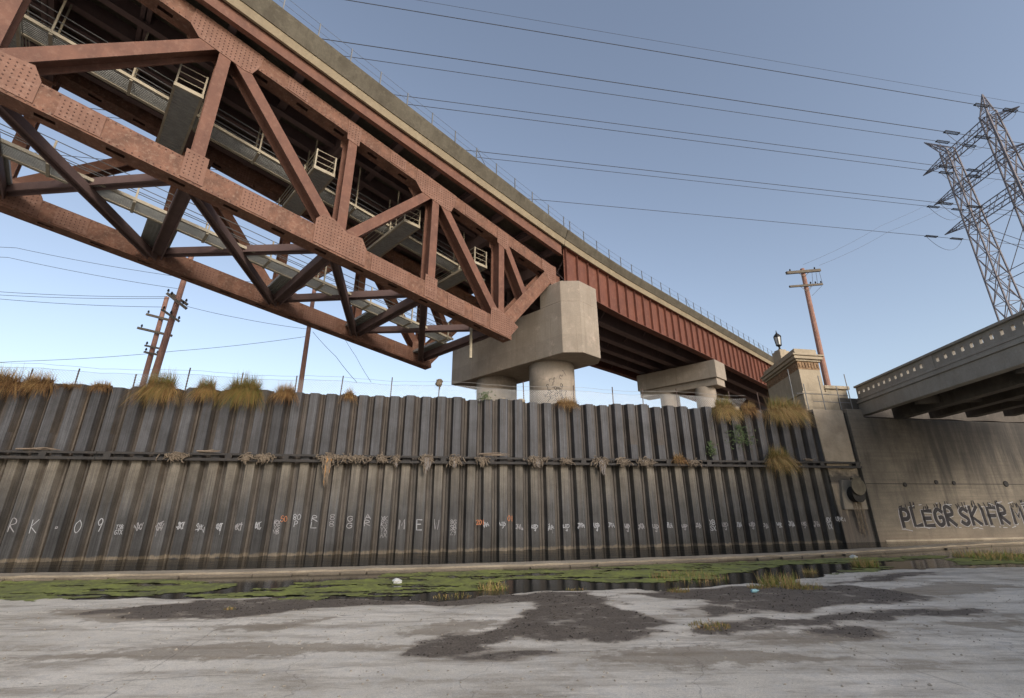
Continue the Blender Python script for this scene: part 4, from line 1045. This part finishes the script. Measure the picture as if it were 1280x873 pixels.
# pipe railing in front of the pylon
pr = empty('pipe_railing', wp(27, 25.3, 7.3), 'thin galvanised pipe railing standing before the stone pylon and pedestal', 'railing')
posts = [(985, 462, 995, 512), (1005, 480, 1013, 520), (1024, 470, 1032, 512), (1046, 483, 1052, 512), (1056, 468, 1066, 512)]
for (a, b, c2, d) in posts:
    P = at(c2, d, WN, 25.3); Q = at(a, b, WN, 25.3); s_ = P.dot(WT)
    mb = MB(); mb.tube([wp(s_, 25.3, 7.1), wp(s_, 25.3, Q.z)], .03, 6); mb.build('post', M['galv'], pr)
mb = MB()
for z, a, b in ((8.6, 24.0, 28.0), (8.1, 25.2, 28.0)): mb.tube([wp(a, 25.3, z), wp(b, 25.3, z-.0)], .022, 6)
mb.build('rail', M['galv'], pr)

# ------------------------------------------------------------------ chain link fence along the wall top
ND_F = 25.9
fx = [(-32, 8.5), (-27, 8.5)]+[(lambda P: (P.dot(WT), P.z))(at(x, y, WN, ND_F)) for x, y in [(42, 461), (100, 461), (171, 468), (238, 460), (304, 466), (372, 470), (428, 470), (490, 472), (549, 476), (655, 477), (716, 482), (765, 484), (802, 486), (845, 486), (910, 489), (947, 491)]]
fence = empty('chain_link_fence', wp(0, ND_F, 7.2), 'low wire mesh fence on leaning rusty posts along the wall top', 'fence')
M['mesh'] = weathered('bright_fence_wire', (.5, .5, .5), (.35, .35, .35), None, .5, .3, 3, (3, 3, 1), .5, 0, 10)
M['rpost'] = weathered('rusty_fence_post', (.12, .08, .065), (.07, .05, .042), None, .8, 0, 3, (3, 3, 1), .5, .1, 30)
for (s_, z) in fx:
    mb = MB(); l = random.uniform(-.06, .06); mb.tube([wp(s_, ND_F, 7.0), wp(s_+l, ND_F, z)], .032, 6); mb.build('post', M['rpost'], fence)
mb = MB(); s0, s1 = -32.0, 20.6; zt_ = lambda s_: 8.22+.06*math.sin(s_*.9)
for i in range(int((s1-s0)/.14)):
    a = s0+i*.14
    for sg in (1, -1):
        b = a+sg*1.05
        if s0 <= b <= s1:
            p, q = wp(a, ND_F-.05, 7.2), wp(b, ND_F-.05, zt_(b)); d = V((0, 0, 0)); e = WT*.007
            mb.add([p-e, p+e, p+WN*.006, q-e, q+e, q+WN*.006], [(0, 1, 4, 3), (1, 2, 5, 4), (2, 0, 3, 5)])
mb.build('wire_mesh', M['mesh'], fence)
mb = MB()
for h in (0, .22): mb.tube([wp(s0+(s1-s0)*i/80, ND_F-.05+.02*math.sin(i*1.7), zt_(s0+(s1-s0)*i/80)+h+.02*math.sin(i*2.3)) for i in range(81)], .008, 4)
mb.build('top_wire', M['galv'], fence)
P = at(549, 479, WN, ND_F-.1); mb = MB()
mb.lathe(P, [(.03, -.22), (.12, -.18), (.2, -.08), (.2, .02), (.21, .1), (.15, .18), (.04, .2)], 14)
for v in mb.v: v += V((fbm(v*5, 4)*.09, fbm(v*5+V((7, 0, 0)), 4)*.09, fbm(v*5+V((0, 7, 0)), 4)*.07))
mb.tube([P-ZAX*.1, P-ZAX*.3+WT*.05, P-ZAX*.45+WT*.02], [.05, .03, .015], 6)
tag(mb.build('tangled_cloth', M['debris'], base=P), 'dark wad of tangled cloth caught on a fence post beside the big pier', 'cloth')

# ------------------------------------------------------------------ utility poles
def upole(px0, py0, px1, py1, nd_, r0, r1, zx, name_label, lean=True):
    P = at(px0, py0, WN, nd_); Q = at(px1, py1, WN, nd_)
    d = (Q-P); base = P-d*((P.z-7.0)/d.z); top = Q+d.normalized()*zx
    e = empty('utility_pole', base, name_label, 'pole')
    mb = MB(); mb.tube([base, base+(top-base)*.5, top], [r0, (r0+r1)/2, r1], 10); mb.build('pole', M['wood'], e)
    return e, P, Q, top
def carm(e, A, B, r=.07, ins=(), braces=None, mat='arm'):
    mb = MB(); d = (B-A).normalized(); sd = d.cross(ZAX).normalized(); mb.bar(A, B, sd*r*.8, sd.cross(d)*r)
    if braces:
        for q in (.3, .7): mb.bar(A+(B-A)*q, braces, V((.02, 0, 0)), V((0, 0, .02)))
    ca = mb.build('crossarm', M[mat], e)
    for f in ins:
        p = A+(B-A)*f; mb = MB(); mb.lathe(p+ZAX*r, [(.03, 0), (.03, .08), (.08, .1), (.08, .16), (.05, .19), (.07, .22), (.03, .28)], 8); mb.build('insulator', M['soot'], ca)
def A_(x, y, n): return at(x, y, WN, n)
e, *_x = upole(193, 470, 231, 347, 35, .24, .17, 2.5, 'leaning red brown utility pole at left with double crossarms')
carm(e, A_(209, 367, 34.7), A_(233, 386, 34.7), .1, (.02, .2, .8)); carm(e, A_(214, 367, 35.3), A_(234, 381, 35.3), .1, (.9,)); carm(e, A_(202, 387, 34.7), A_(224, 402, 34.7), .08, (.1, .5, .95))
e, *_x = upole(181, 472, 205, 385, 40, .22, .16, 1.0, 'thinner utility pole behind and left of the leaning double-crossarm pole')
carm(e, A_(183, 393, 39.7), A_(218, 402, 39.7), .09, (.05, .9)); carm(e, A_(172, 410, 39.7), A_(215, 420, 39.7), .09, (.1, .9)); carm(e, A_(181, 432, 39.7), A_(200, 436, 39.7), .07, (.1,)); carm(e, A_(180, 440, 39.7), A_(198, 444, 39.7), .07, (.1, .9))
e, *_x = upole(375, 487, 389, 390, 36, .2, .15, 4.5, 'plain bare utility pole rising behind the truss in the left middle')
e, P, Q, top = upole(1033, 475, 1003, 338, 36, .3, .2, .15, 'tall red brown utility pole with two crossarms behind the stone pylon')
carm(e, A_(983, 341.5, 35.7), A_(1025, 338, 35.7), .14, (.12, .85), A_(1006, 346, 35.8)); carm(e, A_(987, 358.5, 35.7), A_(1028, 355.5, 35.7), .1, (.65, .8, .97), A_(1008, 364, 35.8))
mb = MB()
for a, b in (((1015, 341), (1016, 355)), ((1020, 341), (1022, 355)), ((1024, 340), (1028, 354)), ((1027, 358), (1015, 370)), ((1016, 357), (1011, 364))): mb.tube([A_(*a, 35.6), A_(*b, 35.6)], .018, 4)
mb.build('jumper_wire', M['wire'], e)

# ------------------------------------------------------------------ lattice transmission tower
ma_n = V((79.4, 59.2, 0)); ma_f = V((80.2, 67.6, 0)); mid = (ma_n+ma_f)*.5
tdir = ma_f-ma_n; tlen = tdir.length; tdir.normalize(); tper = V((tdir.y, -tdir.x, 0))
tb = mid.copy(); tb.z = 7.0
tw = empty('lattice_tower', tb, 'grey lattice transmission tower with three crossarms rising behind the road bridge', 'tower')
def strut(mb, a, b, r=.07): mb.tube([a, b], r*1.1, 4, False)
def mast(p, z0, z1, w0, w1, r=.13, parent=tw, name='mast', lean=V((0, 0, 0))):
    mb = MB(); n = 12
    lv = []
    for i in range(n+1):
        f = (i/n)**.92; z = z0+(z1-z0)*f; w = w0+(w1-w0)*f; c = V((p.x, p.y, z))+lean*(1-f)
        lv.append([c+tdir*a*w+tper*b*w for a, b in ((-1, -1), (1, -1), (1, 1), (-1, 1))])
    for i in range(n):
        for k in range(4):
            strut(mb, lv[i][k], lv[i+1][k], r); strut(mb, lv[i][k], lv[i+1][(k+1) % 4], r*.5); strut(mb, lv[i][(k+1) % 4], lv[i+1][k], r*.5); strut(mb, lv[i+1][k], lv[i+1][(k+1) % 4], r*.45)
    mb.build(name, M['tower'], parent)
pk_n = V((79.7, 59.0, 66.6)); pk_f = V((79.3, 70.0, 66.6)); ZM = 62.6
for p, pk in ((ma_n, pk_n), (ma_f, pk_f)):
    mast(p, 7.0, ZM, 1.45, .7, .12)
    mb = MB(); b4 = [V((p.x, p.y, ZM))+tdir*a*.62+tper*b*.62 for a, b in ((-1, -1), (1, -1), (1, 1), (-1, 1))]
    for q in b4: strut(mb, q, pk, .09)
    for f in (.35, .65):
        r4 = [q+(pk-q)*f for q in b4]
        for k in range(4): strut(mb, r4[k], r4[(k+1) % 4], .045); strut(mb, b4[k], r4[(k+1) % 4], .04)
    mb.build('peak', M['tower'], tw)
tipn = []; tipf = []
for z in (61.0, 54.2, 47.8):
    Np = V((81.0, 56.2, z)); Fp = V((79.6, 72.6, z)); tipn.append(Np); tipf.append(Fp); mb = MB()
    def chordp(base, b, dz): return V((base.x, base.y, z+dz))+tper*.62*b
    for b in (-1, 1):
        nt_, nb_, ft_, fb_ = chordp(ma_n, b, .9), chordp(ma_n, b, -.7), chordp(ma_f, b, .9), chordp(ma_f, b, -.7)
        for A in (nt_, nb_): strut(mb, A, Np, .075)
        for A in (ft_, fb_): strut(mb, A, Fp, .075)
        strut(mb, nt_, ft_, .085); strut(mb, nb_, fb_, .085)
        n = 6
        for i in range(n):
            a, c2 = (nt_, ft_) if i % 2 == 0 else (nb_, fb_); d, e2 = (nb_, fb_) if i % 2 == 0 else (nt_, ft_)
            strut(mb, a.lerp(c2, i/n), d.lerp(e2, (i+1)/n), .04)
        for A, B2, T in ((nt_, nb_, Np), (ft_, fb_, Fp)):
            for f0, f1 in ((0, .3), (.3, .58), (.58, .8)): strut(mb, A.lerp(T, f0), B2.lerp(T, f1), .035); strut(mb, B2.lerp(T, f0), A.lerp(T, f1), .035)
    for f in [i/6 for i in range(7)]:
        for dz in (.9, -.7): strut(mb, chordp(ma_n, -1, dz).lerp(chordp(ma_f, -1, dz), f), chordp(ma_n, 1, dz).lerp(chordp(ma_f, 1, dz), min(1, f+1/6)), .035)
    mb.build('crossarm', M['tower'], tw)
# brace between the masts below the arms
mb = MB()
for z0_, z1_ in ((46, 36), (36, 25), (25, 12)):
    w0_, w1_ = .62+(ZM-z0_)*.03, .62+(ZM-z1_)*.03
    for b in (-1, 1):
        A, B2 = V((ma_n.x, ma_n.y, z0_))+tper*b*w0_, V((ma_f.x, ma_f.y, z0_))+tper*b*w0_; C2, D2 = V((ma_n.x, ma_n.y, z1_))+tper*b*w1_, V((ma_f.x, ma_f.y, z1_))+tper*b*w1_
        strut(mb, A, B2, .06); strut(mb, A, D2, .05); strut(mb, B2, C2, .05)
mb.build('mast_brace', M['tower'], tw)
# power lines
ldir = ray(3551, 518).normalized()
def insul(mb, a, b):
    n = 9; mb.tube([a.lerp(b, i/(2*n)) for i in range(2*n+1)], [.035 if i % 2 == 0 else .1 for i in range(2*n+1)], 6)
def line_pts(P, left=420, right=40, sag=.0):
    return [P+ldir*(-left+(left+right)*i/60) for i in range(61)]
wires = [
 (1228, 121, pk_n, 'thin faint earth wire high over the sky, meeting the pylon peak', .022, False),
 (1245, 135, tipn[0], 'topmost thick power line crossing the sky to the lattice tower', .045, True),
 (1209, 169, tipn[1], 'second thick power line below the topmost one', .045, True),
 (1195, 180, None, 'third power line from the top, close below the second', .04, True),
 (1200, 211, None, 'fourth power line from the top, upper one of the middle pair', .04, True),
 (1200, 218.5, None, 'fifth power line from the top, lower one of the middle pair', .04, True),
 (1200, 256.6, None, 'sixth power line from the top, upper one of the lower pair', .04, True),
 (1182, 260.5, tipf[1], 'seventh power line from the top, lower one of the lower pair', .04, True),
 (1180, 297.2, tipf[2], 'lowest power line reaching the tip of the bottom tower arm', .04, True)]
for (x, y, ap, lab, r, ins) in wires:
    n_ = (ap if ap is not None else mid).dot(WN); P = at(x, y, WN, n_)
    mb = MB(); mb.tube(line_pts(P), r, 5); o = mb.build('power_line', M['wire'], base=P); tag(o, lab, 'power line', 'power lines strung to the lattice tower')
    if ins:
        q = P
        for off in ((-4.2, -1.6), (1.6, 4.2)):
            ib = MB(); sd = .2
            insul(ib, q+ldir*off[0]+tdir*sd, q+ldir*off[1]+tdir*sd); insul(ib, q+ldir*off[0]-tdir*sd, q+ldir*off[1]-tdir*sd)
            for e_ in off: ib.tube([q+ldir*e_+tdir*sd*1.3, q+ldir*e_-tdir*sd*1.3], .06, 5)
            ib.build('insulator', M['soot'], o)
        jb = MB(); jb.tube([q+ldir*(-4.2+8.4*i/12)-ZAX*(2.6*(1-((i-6)/6)**2)) for i in range(13)], .03, 4); jb.build('jumper_loop', M['wire'], o)
# service wires at left and right
def wire(pts, nd_, lab, r=.016, grp='service wires between the poles'):
    P = [at(x, y, WN, n) for (x, y), n in zip(pts, nd_)]; mid_ = []
    for a, b in zip(P, P[1:]):
        for i in range(12): t = i/12; mid_.append(a.lerp(b, t)-ZAX*(.012*(b-a).length*4*t*(1-t)))
    mid_.append(P[-1]); mb = MB(); mb.tube(mid_, r, 4); tag(mb.build('service_wire', M['wire'], base=P[0]), lab, 'wire', grp)
wire([(-300, 285), (20, 310), (230, 347), (420, 355)], [35]*4, 'highest thin wire at left, running behind the bottom chord to the leaning pole')
wire([(-300, 300), (10, 322), (222, 361)], [35]*3, 'second thin wire at left, sloping to the top of the leaning pole')
wire([(-300, 352), (0, 365), (209, 371)], [34.7]*3, 'upper of two close wires at left reaching the double crossarm')
wire([(-300, 362), (0, 369), (212, 373)], [35.3]*3, 'lower of two close wires at left reaching the double crossarm')
wire([(-300, 365), (0, 374), (202, 384)], [34.7]*3, 'bottom wire at left, ending at the lower crossarm')
wire([(233, 383), (300, 398), (388, 412)], [35, 35.5, 36], 'dark wire from the leaning pole down to the bare pole')
wire([(-200, 458), (20, 452), (220, 439), (388, 420)], [35, 35, 35.3, 36], 'low wire rising from the grassy wall top to the bare pole')
wire([(391, 415), (420, 446), (446, 478)], [36, 33, 30], 'guy wire running down right from the bare pole')
wire([(426, 415), (445, 446), (464, 478)], [40, 36, 32], 'steep guy wire just right of the other guy wire')
wire([(1004, 331), (1100, 283), (1250, 205)], [36, 40, 46], 'upper service wire from the tall pole up toward the lattice tower')
wire([(1024, 332), (1110, 290), (1250, 222)], [36, 40, 46], 'lower service wire from the tall pole up toward the lattice tower')

# ------------------------------------------------------------------ grass and plants
def tuft(P, n, L, spread, mats, label, droop=.9, out=None, name='grass_clump', cat='grass', grp=None, up=.5, wid=.0095):
    mb = MB()
    for k in range(n):
        a = random.uniform(0, 2*math.pi); r = spread*math.sqrt(random.random())
        b = P+WT*(math.cos(a)*r)+WN*(math.sin(a)*r*(.3 if out is not None else .8))+ZAX*random.uniform(-.06, .02)
        a2 = random.uniform(0, 2*math.pi); el = R(random.uniform(5, 88)) if out is not None else R(random.uniform(45, 88))
        h = V((math.cos(a2), math.sin(a2), 0))*.8+WT*(math.cos(a)*r/spread*.7)
        if out is not None: h += out*random.uniform(.1, 1.7)
        h = h.normalized() if h.length > 1e-3 else V((1, 0, 0))
        d = h*math.cos(el)+ZAX*math.sin(el); l = L*random.uniform(.4, 1.1)*(.7+.4*math.sin(el)); g = droop*(.25+.95*math.cos(el))
        w = wid*random.uniform(.6, 1.2); sd = (V((-h.y, h.x, 0))+V((random.gauss(0, .4), random.gauss(0, .4), 0))).normalized()
        cols = mats[1]; mb.mi = cols[-1] if (el > R(60) and random.random() < .5) else random.choice(cols)
        pts = [b+d*(l*i/4)-ZAX*(g*l*(i/4)**2) for i in range(5)]
        o = len(mb.v)
        for i, p in enumerate(pts): ww = w*(1-.85*i/4); mb.v += [p-sd*ww, p+sd*ww]
        for i in range(4): mb.f.append([o+2*i, o+2*i+1, o+2*i+3, o+2*i+2]); mb.m.append(mb.mi)
    o = mb.build(name, [M[m] for m in mats[0]], base=P); return tag(o, label, cat, grp)
OUT = -WN
TUFTS = [((5, 478), 420, 1.0, .6, 'dry', 'brown shaggy grass clump at the left end of the wall top'),
 ((50, 480), 420, .8, .5, 'dry', 'dark brown grass clump second from the left, straggling down the piles'),
 ((92, 482), 110, .3, .4, 'dry', 'sparse low dry grass between two fence posts near the left pole'),
 ((128, 484), 130, .45, .35, 'dry', 'thin wispy dry grass left of the two leaning poles'),
 ((203, 484), 700, 1.1, .5, 'mix', 'full tan and green grass clump right at the foot of the leaning pole'),
 ((260, 484), 420, .85, .3, 'mix', 'narrow upright tan grass clump between two fuller clumps'),
 ((308, 486), 760, 1.1, .55, 'mixg', 'largest greenish tan grass clump hanging over the piles left of the bare pole'),
 ((358, 489), 300, .75, .35, 'dry', 'reddish tan grass clump at the foot of the bare pole'),
 ((437, 494), 120, .6, .15, 'dry', 'small yellow tuft hanging down one pile by the bare pole'),
 ((708, 504), 220, .55, .5, 'dry', 'low rusty weeds in front of the near pier column'),
 ((902, 500), 560, 1.05, .45, 'straw', 'green and straw grass clump beside the small pier column'),
 ((934, 508), 240, .7, .4, 'dry', 'low ragged dry grass between two big clumps by the red girder'),
 ((978, 506), 1100, 1.15, 1.0, 'straw', 'widest golden grass clump drooping over the wall before the stone pylon'),
 ((972, 572), 620, 1.0, .55, 'straw', 'round golden grass clump growing on the horizontal rail'),
 ((848, 579), 120, .5, .3, 'dry', 'little dry tuft on the rail in the right middle')]
MS = {'dry': (['dry', 'drypale', 'brown'], [0, 2, 2, 2, 1]), 'mix': (['dry', 'drypale', 'olive', 'brown'], [0, 0, 1, 3, 2]), 'mixg': (['dry', 'drypale', 'olive'], [0, 0, 2, 2]), 'straw': (['drypale', 'dry', 'olive'], [0, 0, 0, 1, 2])}
for (q, n, L, sp, m, lab) in TUFTS:
    rail_ = q[1] > 560
    P = at(q[0], q[1], WN, WD-.2 if rail_ else WD+.1); P = V((P.x, P.y, 4.2 if rail_ else 7.22))-WN*.08
    tuft(P, int(n*3.4), L*1.25, sp*1.15, MS[m], lab, 1.0, OUT*.9, grp='grass clumps on the wall')
# ivy sprig hanging on the piles
for (q, n, lab, sx, sz) in (((925, 545), 150, 'dull green leafy plant hanging on the piles below the golden clump', .55, .45), ((889, 562), 60, 'small green sprig on the piles just above the rail', .18, .3), ((606, 496), 40, 'tiny green bush at the foot of the far pier column', .25, .18)):
    P = at(q[0], q[1], WN, WD-.1); mb = MB()
    for k in range(n):
        p = P+WT*random.gauss(0, sx)+ZAX*random.gauss(0, sz)-WN*random.uniform(-.1, .2); a = V((random.gauss(0, 1), random.gauss(0, 1), random.gauss(0, 1))).normalized(); b = a.orthogonal().normalized(); l = random.uniform(.05, .1)
        mb.add([p-a*l, p+b*l*.5, p+a*l, p-b*l*.5], [(0, 1, 2, 3)])
    for k in range(22): mb.tube([P+ZAX*sz*1.5+WT*random.gauss(0, .1), P+WT*random.gauss(0, sx)*.6, P-ZAX*sz+WT*random.gauss(0, sx)], .008, 4)
    tag(mb.build('wall_plant', M['leaf'], base=P), lab, 'plant')
# growth along the water's edge
def zbed(P): return bedz(P.dot(WT), P.dot(WN))
EDGE = [((1082, 708), 340, .5, .5, 'g', 'bright green grass patch at the ledge below the outfall pipe'),
 ((1255, 697), 800, .45, 1.9, 'g', 'broad green grass patch on the shore at the right edge'),
 ((975, 734), 260, .55, .6, 'g', 'tall green weeds at the water edge among dry weeds'),
 ((1005, 739), 260, .45, .55, 'd', 'tan dry weeds right of the tall green weeds'),
 ((948, 737), 150, .35, .35, 'd', 'tan dry weeds left of the tall green weeds'),
 ((848, 741), 160, .35, .3, 'd', 'orange dry weed tuft on the mud in the middle right'),
 ((888, 794), 220, .24, .4, 'd', 'dry straw weed lying on the mud strip in the foreground'),
 ((286, 767), 60, .16, .12, 'd', 'tiny orange tuft on the mud at left'),
 ((565, 746), 160, .28, .5, 'd', 'low tan weeds on the mud at mid shore'),
 ((615, 736), 200, .35, .45, 'g', 'green weeds by the ledge in the middle'),
 ((720, 738), 90, .25, .3, 'd', 'sparse dry weeds by the dark reflecting water'),
 ((1012, 716), 90, .3, .25, 'g', 'small green sprig in the water in front of the ledge'),
 ((860, 722), 420, .3, 1.3, 'g', 'low green reedy growth on the algae right of centre')]
for (q, n, L, sp, m, lab) in EDGE:
    P = at(q[0], q[1], ZAX, ZW); P.z = max(zbed(P), ZW-.02)
    L *= .9 if m == 'g' else .62
    tuft(P, int(n*2.2), L, sp, (['green', 'olive', 'drypale'], [0, 0, 0, 1, 2]) if m == 'g' else (['drypale', 'dry', 'olive'], [0, 0, 1, 2]), lab, .6 if m == 'g' else 1.1, None, 'weed_clump', 'weeds', 'weeds along the water', .75, .007)
# pebbles and clods on the bed
mb = MB()
for k in range(7000):
    s_ = random.uniform(-12, 16); n_ = random.uniform(5.0, 14.5); p = wp(s_, n_, 0)
    if mudmask(p.x, p.y) < .4 and random.random() < .7: continue
    z = bedz(s_, n_); r = random.uniform(.006, .022)*(1.6 if random.random() < .08 else 1)
    c = V((p.x, p.y, z+r*.3)); sx, sy, sz = r*random.uniform(.7, 1.4), r*random.uniform(.7, 1.4), r*random.uniform(.4, .8)
    mb.mi = 1 if mudmask(p.x, p.y) > .5 else 0; mb.add([c+V((sx, 0, 0)), c+V((0, sy, 0)), c-V((sx, 0, 0)), c-V((0, sy, 0)), c+V((sx*.2, 0, sz)), c-V((0, 0, sz))], [(0, 1, 4), (1, 2, 4), (2, 3, 4), (3, 0, 4), (1, 0, 5), (2, 1, 5), (3, 2, 5), (0, 3, 5)])
M['clod'] = weathered('dark_mud_clods', (.07, .057, .046), (.035, .03, .026), None, .8, 0, 5, (3, 3, 3), .6, .3, 20)
M['peb'] = weathered('dusty_pebbles', (.4, .355, .29), (.26, .22, .17), None, .9, 0, 5, (3, 3, 3), .6, .3, 20)
tag(mb.build('pebbles', [M['peb'], M['clod']]), 'scattered small pebbles and mud clods over the riverbed', 'pebbles', kind='stuff')

# ------------------------------------------------------------------ debris on the rail
def wad(P, w, h, hang, mats, lab, n=70, name='flood_debris'):
    mb = MB()
    for k in range(n):
        a = P+WT*random.gauss(0, w*.45)-WN*random.uniform(-.02, .14)+ZAX*random.gauss(0, h*.3)
        pts = [a]
        for i in range(3): pts.append(pts[-1]+WT*random.gauss(0, .07)+ZAX*random.gauss(-.05, .06)-WN*random.gauss(0, .02))
        mb.mi = 0; mb.tube(pts, [.018, .03, .026, .01], 5)
    for k in range(int(n*.35)):
        a = P+WT*random.gauss(0, w*.16)-WN*random.uniform(.03, .12); l = hang*random.uniform(.4, 1); mb.mi = len(mats)-1 if random.random() < .5 else 0
        pts = [a-ZAX*l*i/5+WT*random.gauss(0, .025) for i in range(6)]; mb.tube(pts, [.03, .035, .03, .03, .022, .01], 5)
    tag(mb.build(name, [M[m] for m in mats], base=P), lab, 'debris', 'flood debris caught on the rail')
def rpx(px): P = at(px, 575, WN, WD-.33); return wp(P.dot(WT), WD-.33, 4.08)
DEB = [(410, .55, .25, 1.5, ['debris', 'rag', 'orange'], 'long wad of debris with an orange rag hanging low on the rail'),
 (478, .2, .15, .3, ['debris'], 'small brown wad on the rail, second right of the orange rag'),
 (440, .8, .08, .12, ['debris'], 'flat strip of debris on the rail right of the orange rag'),
 (495, .12, .15, .55, ['debris', 'rag'], 'grey dangling strip on the rail above the letter M'),
 (533, .42, .25, .85, ['debris', 'rag'], 'thick dangling debris wad on the rail above the letter W'),
 (569, .38, .3, .55, ['debris', 'rag'], 'rounded basket-like debris wad on the rail below the far column'),
 (603, .3, .08, .5, ['debris'], 'thin twig hanging from the rail below the main pier'),
 (671, .6, .25, .5, ['debris', 'rag'], 'wide debris wad on the rail below the graffitied column'),
 (708, .3, .1, .25, ['debris'], 'small debris scrap on the rail right of the wide wad'),
 (752, .5, .25, .85, ['debris', 'rag'], 'pointed debris wad hanging from the rail in the right middle'),
 (778, .35, .2, .25, ['debris'], 'flat debris wad just right of the pointed one'),
 (806, .55, .22, .3, ['debris', 'rag'], 'bundled debris at the end of the pale rail section'),
 (866, .3, .12, .15, ['debris'], 'small pale debris scrap on the rail below the green sprig'),
 (330, .5, .12, .2, ['debris'], 'low debris strip on the rail below the reddish clump'),
 (308, .1, .1, .45, ['debris'], 'short hanging strip on the rail at left'),
 (220, .45, .12, .12, ['debris'], 'brown debris lump on the rail below the leaning pole')]
for (px, w, h, hg, ms, lab) in DEB: wad(rpx(px), w, h, hg, ms, lab, int(40+90*w))
for px, L, lab in ((40, 1.6, 'driftwood branch lying on the rail at far left'), (255, 1.1, 'driftwood stick lying on the rail under the narrow clump'), (1010, .9, 'pale driftwood lying on the rail right of the golden clump'), (620, 2.0, 'long pale stick lying on the rail below the main pier')):
    P = rpx(px)+ZAX*.14; mb = MB()
    for k in range(5):
        a = P+WT*random.uniform(-L/2, 0)+ZAX*random.uniform(-.02, .08)-WN*random.uniform(-.12, .08); mb.tube([a, a+WT*L*.3+ZAX*.05*random.random(), a+WT*L*.6+ZAX*random.uniform(-.03, .12)], [.035, .03, .012], 6)
    tag(mb.build('driftwood', M['branch'], base=P), lab, 'driftwood')
# rubble at wall top near the pier
for k, (px, lab) in enumerate(((628, 'pale rock on the wall top left of the graffitied column'), (652, 'flat pale rock on the wall top at the foot of the graffitied column'), (917, 'white rubble piece on the wall top between grass clumps'))):
    P = at(px, 500, WN, WD+.35); P = wp(P.dot(WT), WD+.35, 7.36); mb = MB(); rr = .2
    mb.lathe(P, [(.05, -.12), (rr, -.1), (rr*1.2, 0), (rr*.8, .1), (.04, .14)], 9)
    for v in mb.v: v += V((fbm(v*4, 3)*.08, fbm(v*4+V((5, 0, 0)), 3)*.08, fbm(v*4+V((0, 5, 0)), 3)*.06))
    tag(mb.build('rock', M['pylon'], base=P), lab, 'rock')
# litter
def litter(px, py, kind, lab):
    P = at(px, py, ZAX, ZW+.02); P.z = max(zbed(P), ZW)+.04; mb = MB()
    if kind == 'bottle':
        d = V((.8, .3, 0)).normalized(); mb.tube([P, P+d*.02, P+d*.16, P+d*.2, P+d*.25], [.03, .045, .045, .02, .018], 10); nm, m, ct = 'plastic_bottle', 'plastic', 'bottle'
    else:
        mb.lathe(P, [(.02, -.03), (.13, -.02), (.15, .05), (.07, .1), (.02, .12)], 9)
        for v in mb.v: v += V((fbm(v*9, 3)*.07, fbm(v*9+V((5, 0, 0)), 3)*.07, 0))
        nm, m, ct = 'plastic_bag', 'bag', 'bag'
    tag(mb.build(nm, M[m], base=P), lab, ct)
litter(940, 744, 'bottle', 'pale blue plastic bottle lying on the dark mud')
litter(496, 729, 'bag', 'crumpled white bag floating on the algae at centre left')
litter(1067, 698, 'bag', 'white bag caught against the ledge near the outfall')
print('OBJECTS', len(bpy.data.objects), 'VERTS', sum(len(m.vertices) for m in bpy.data.meshes))
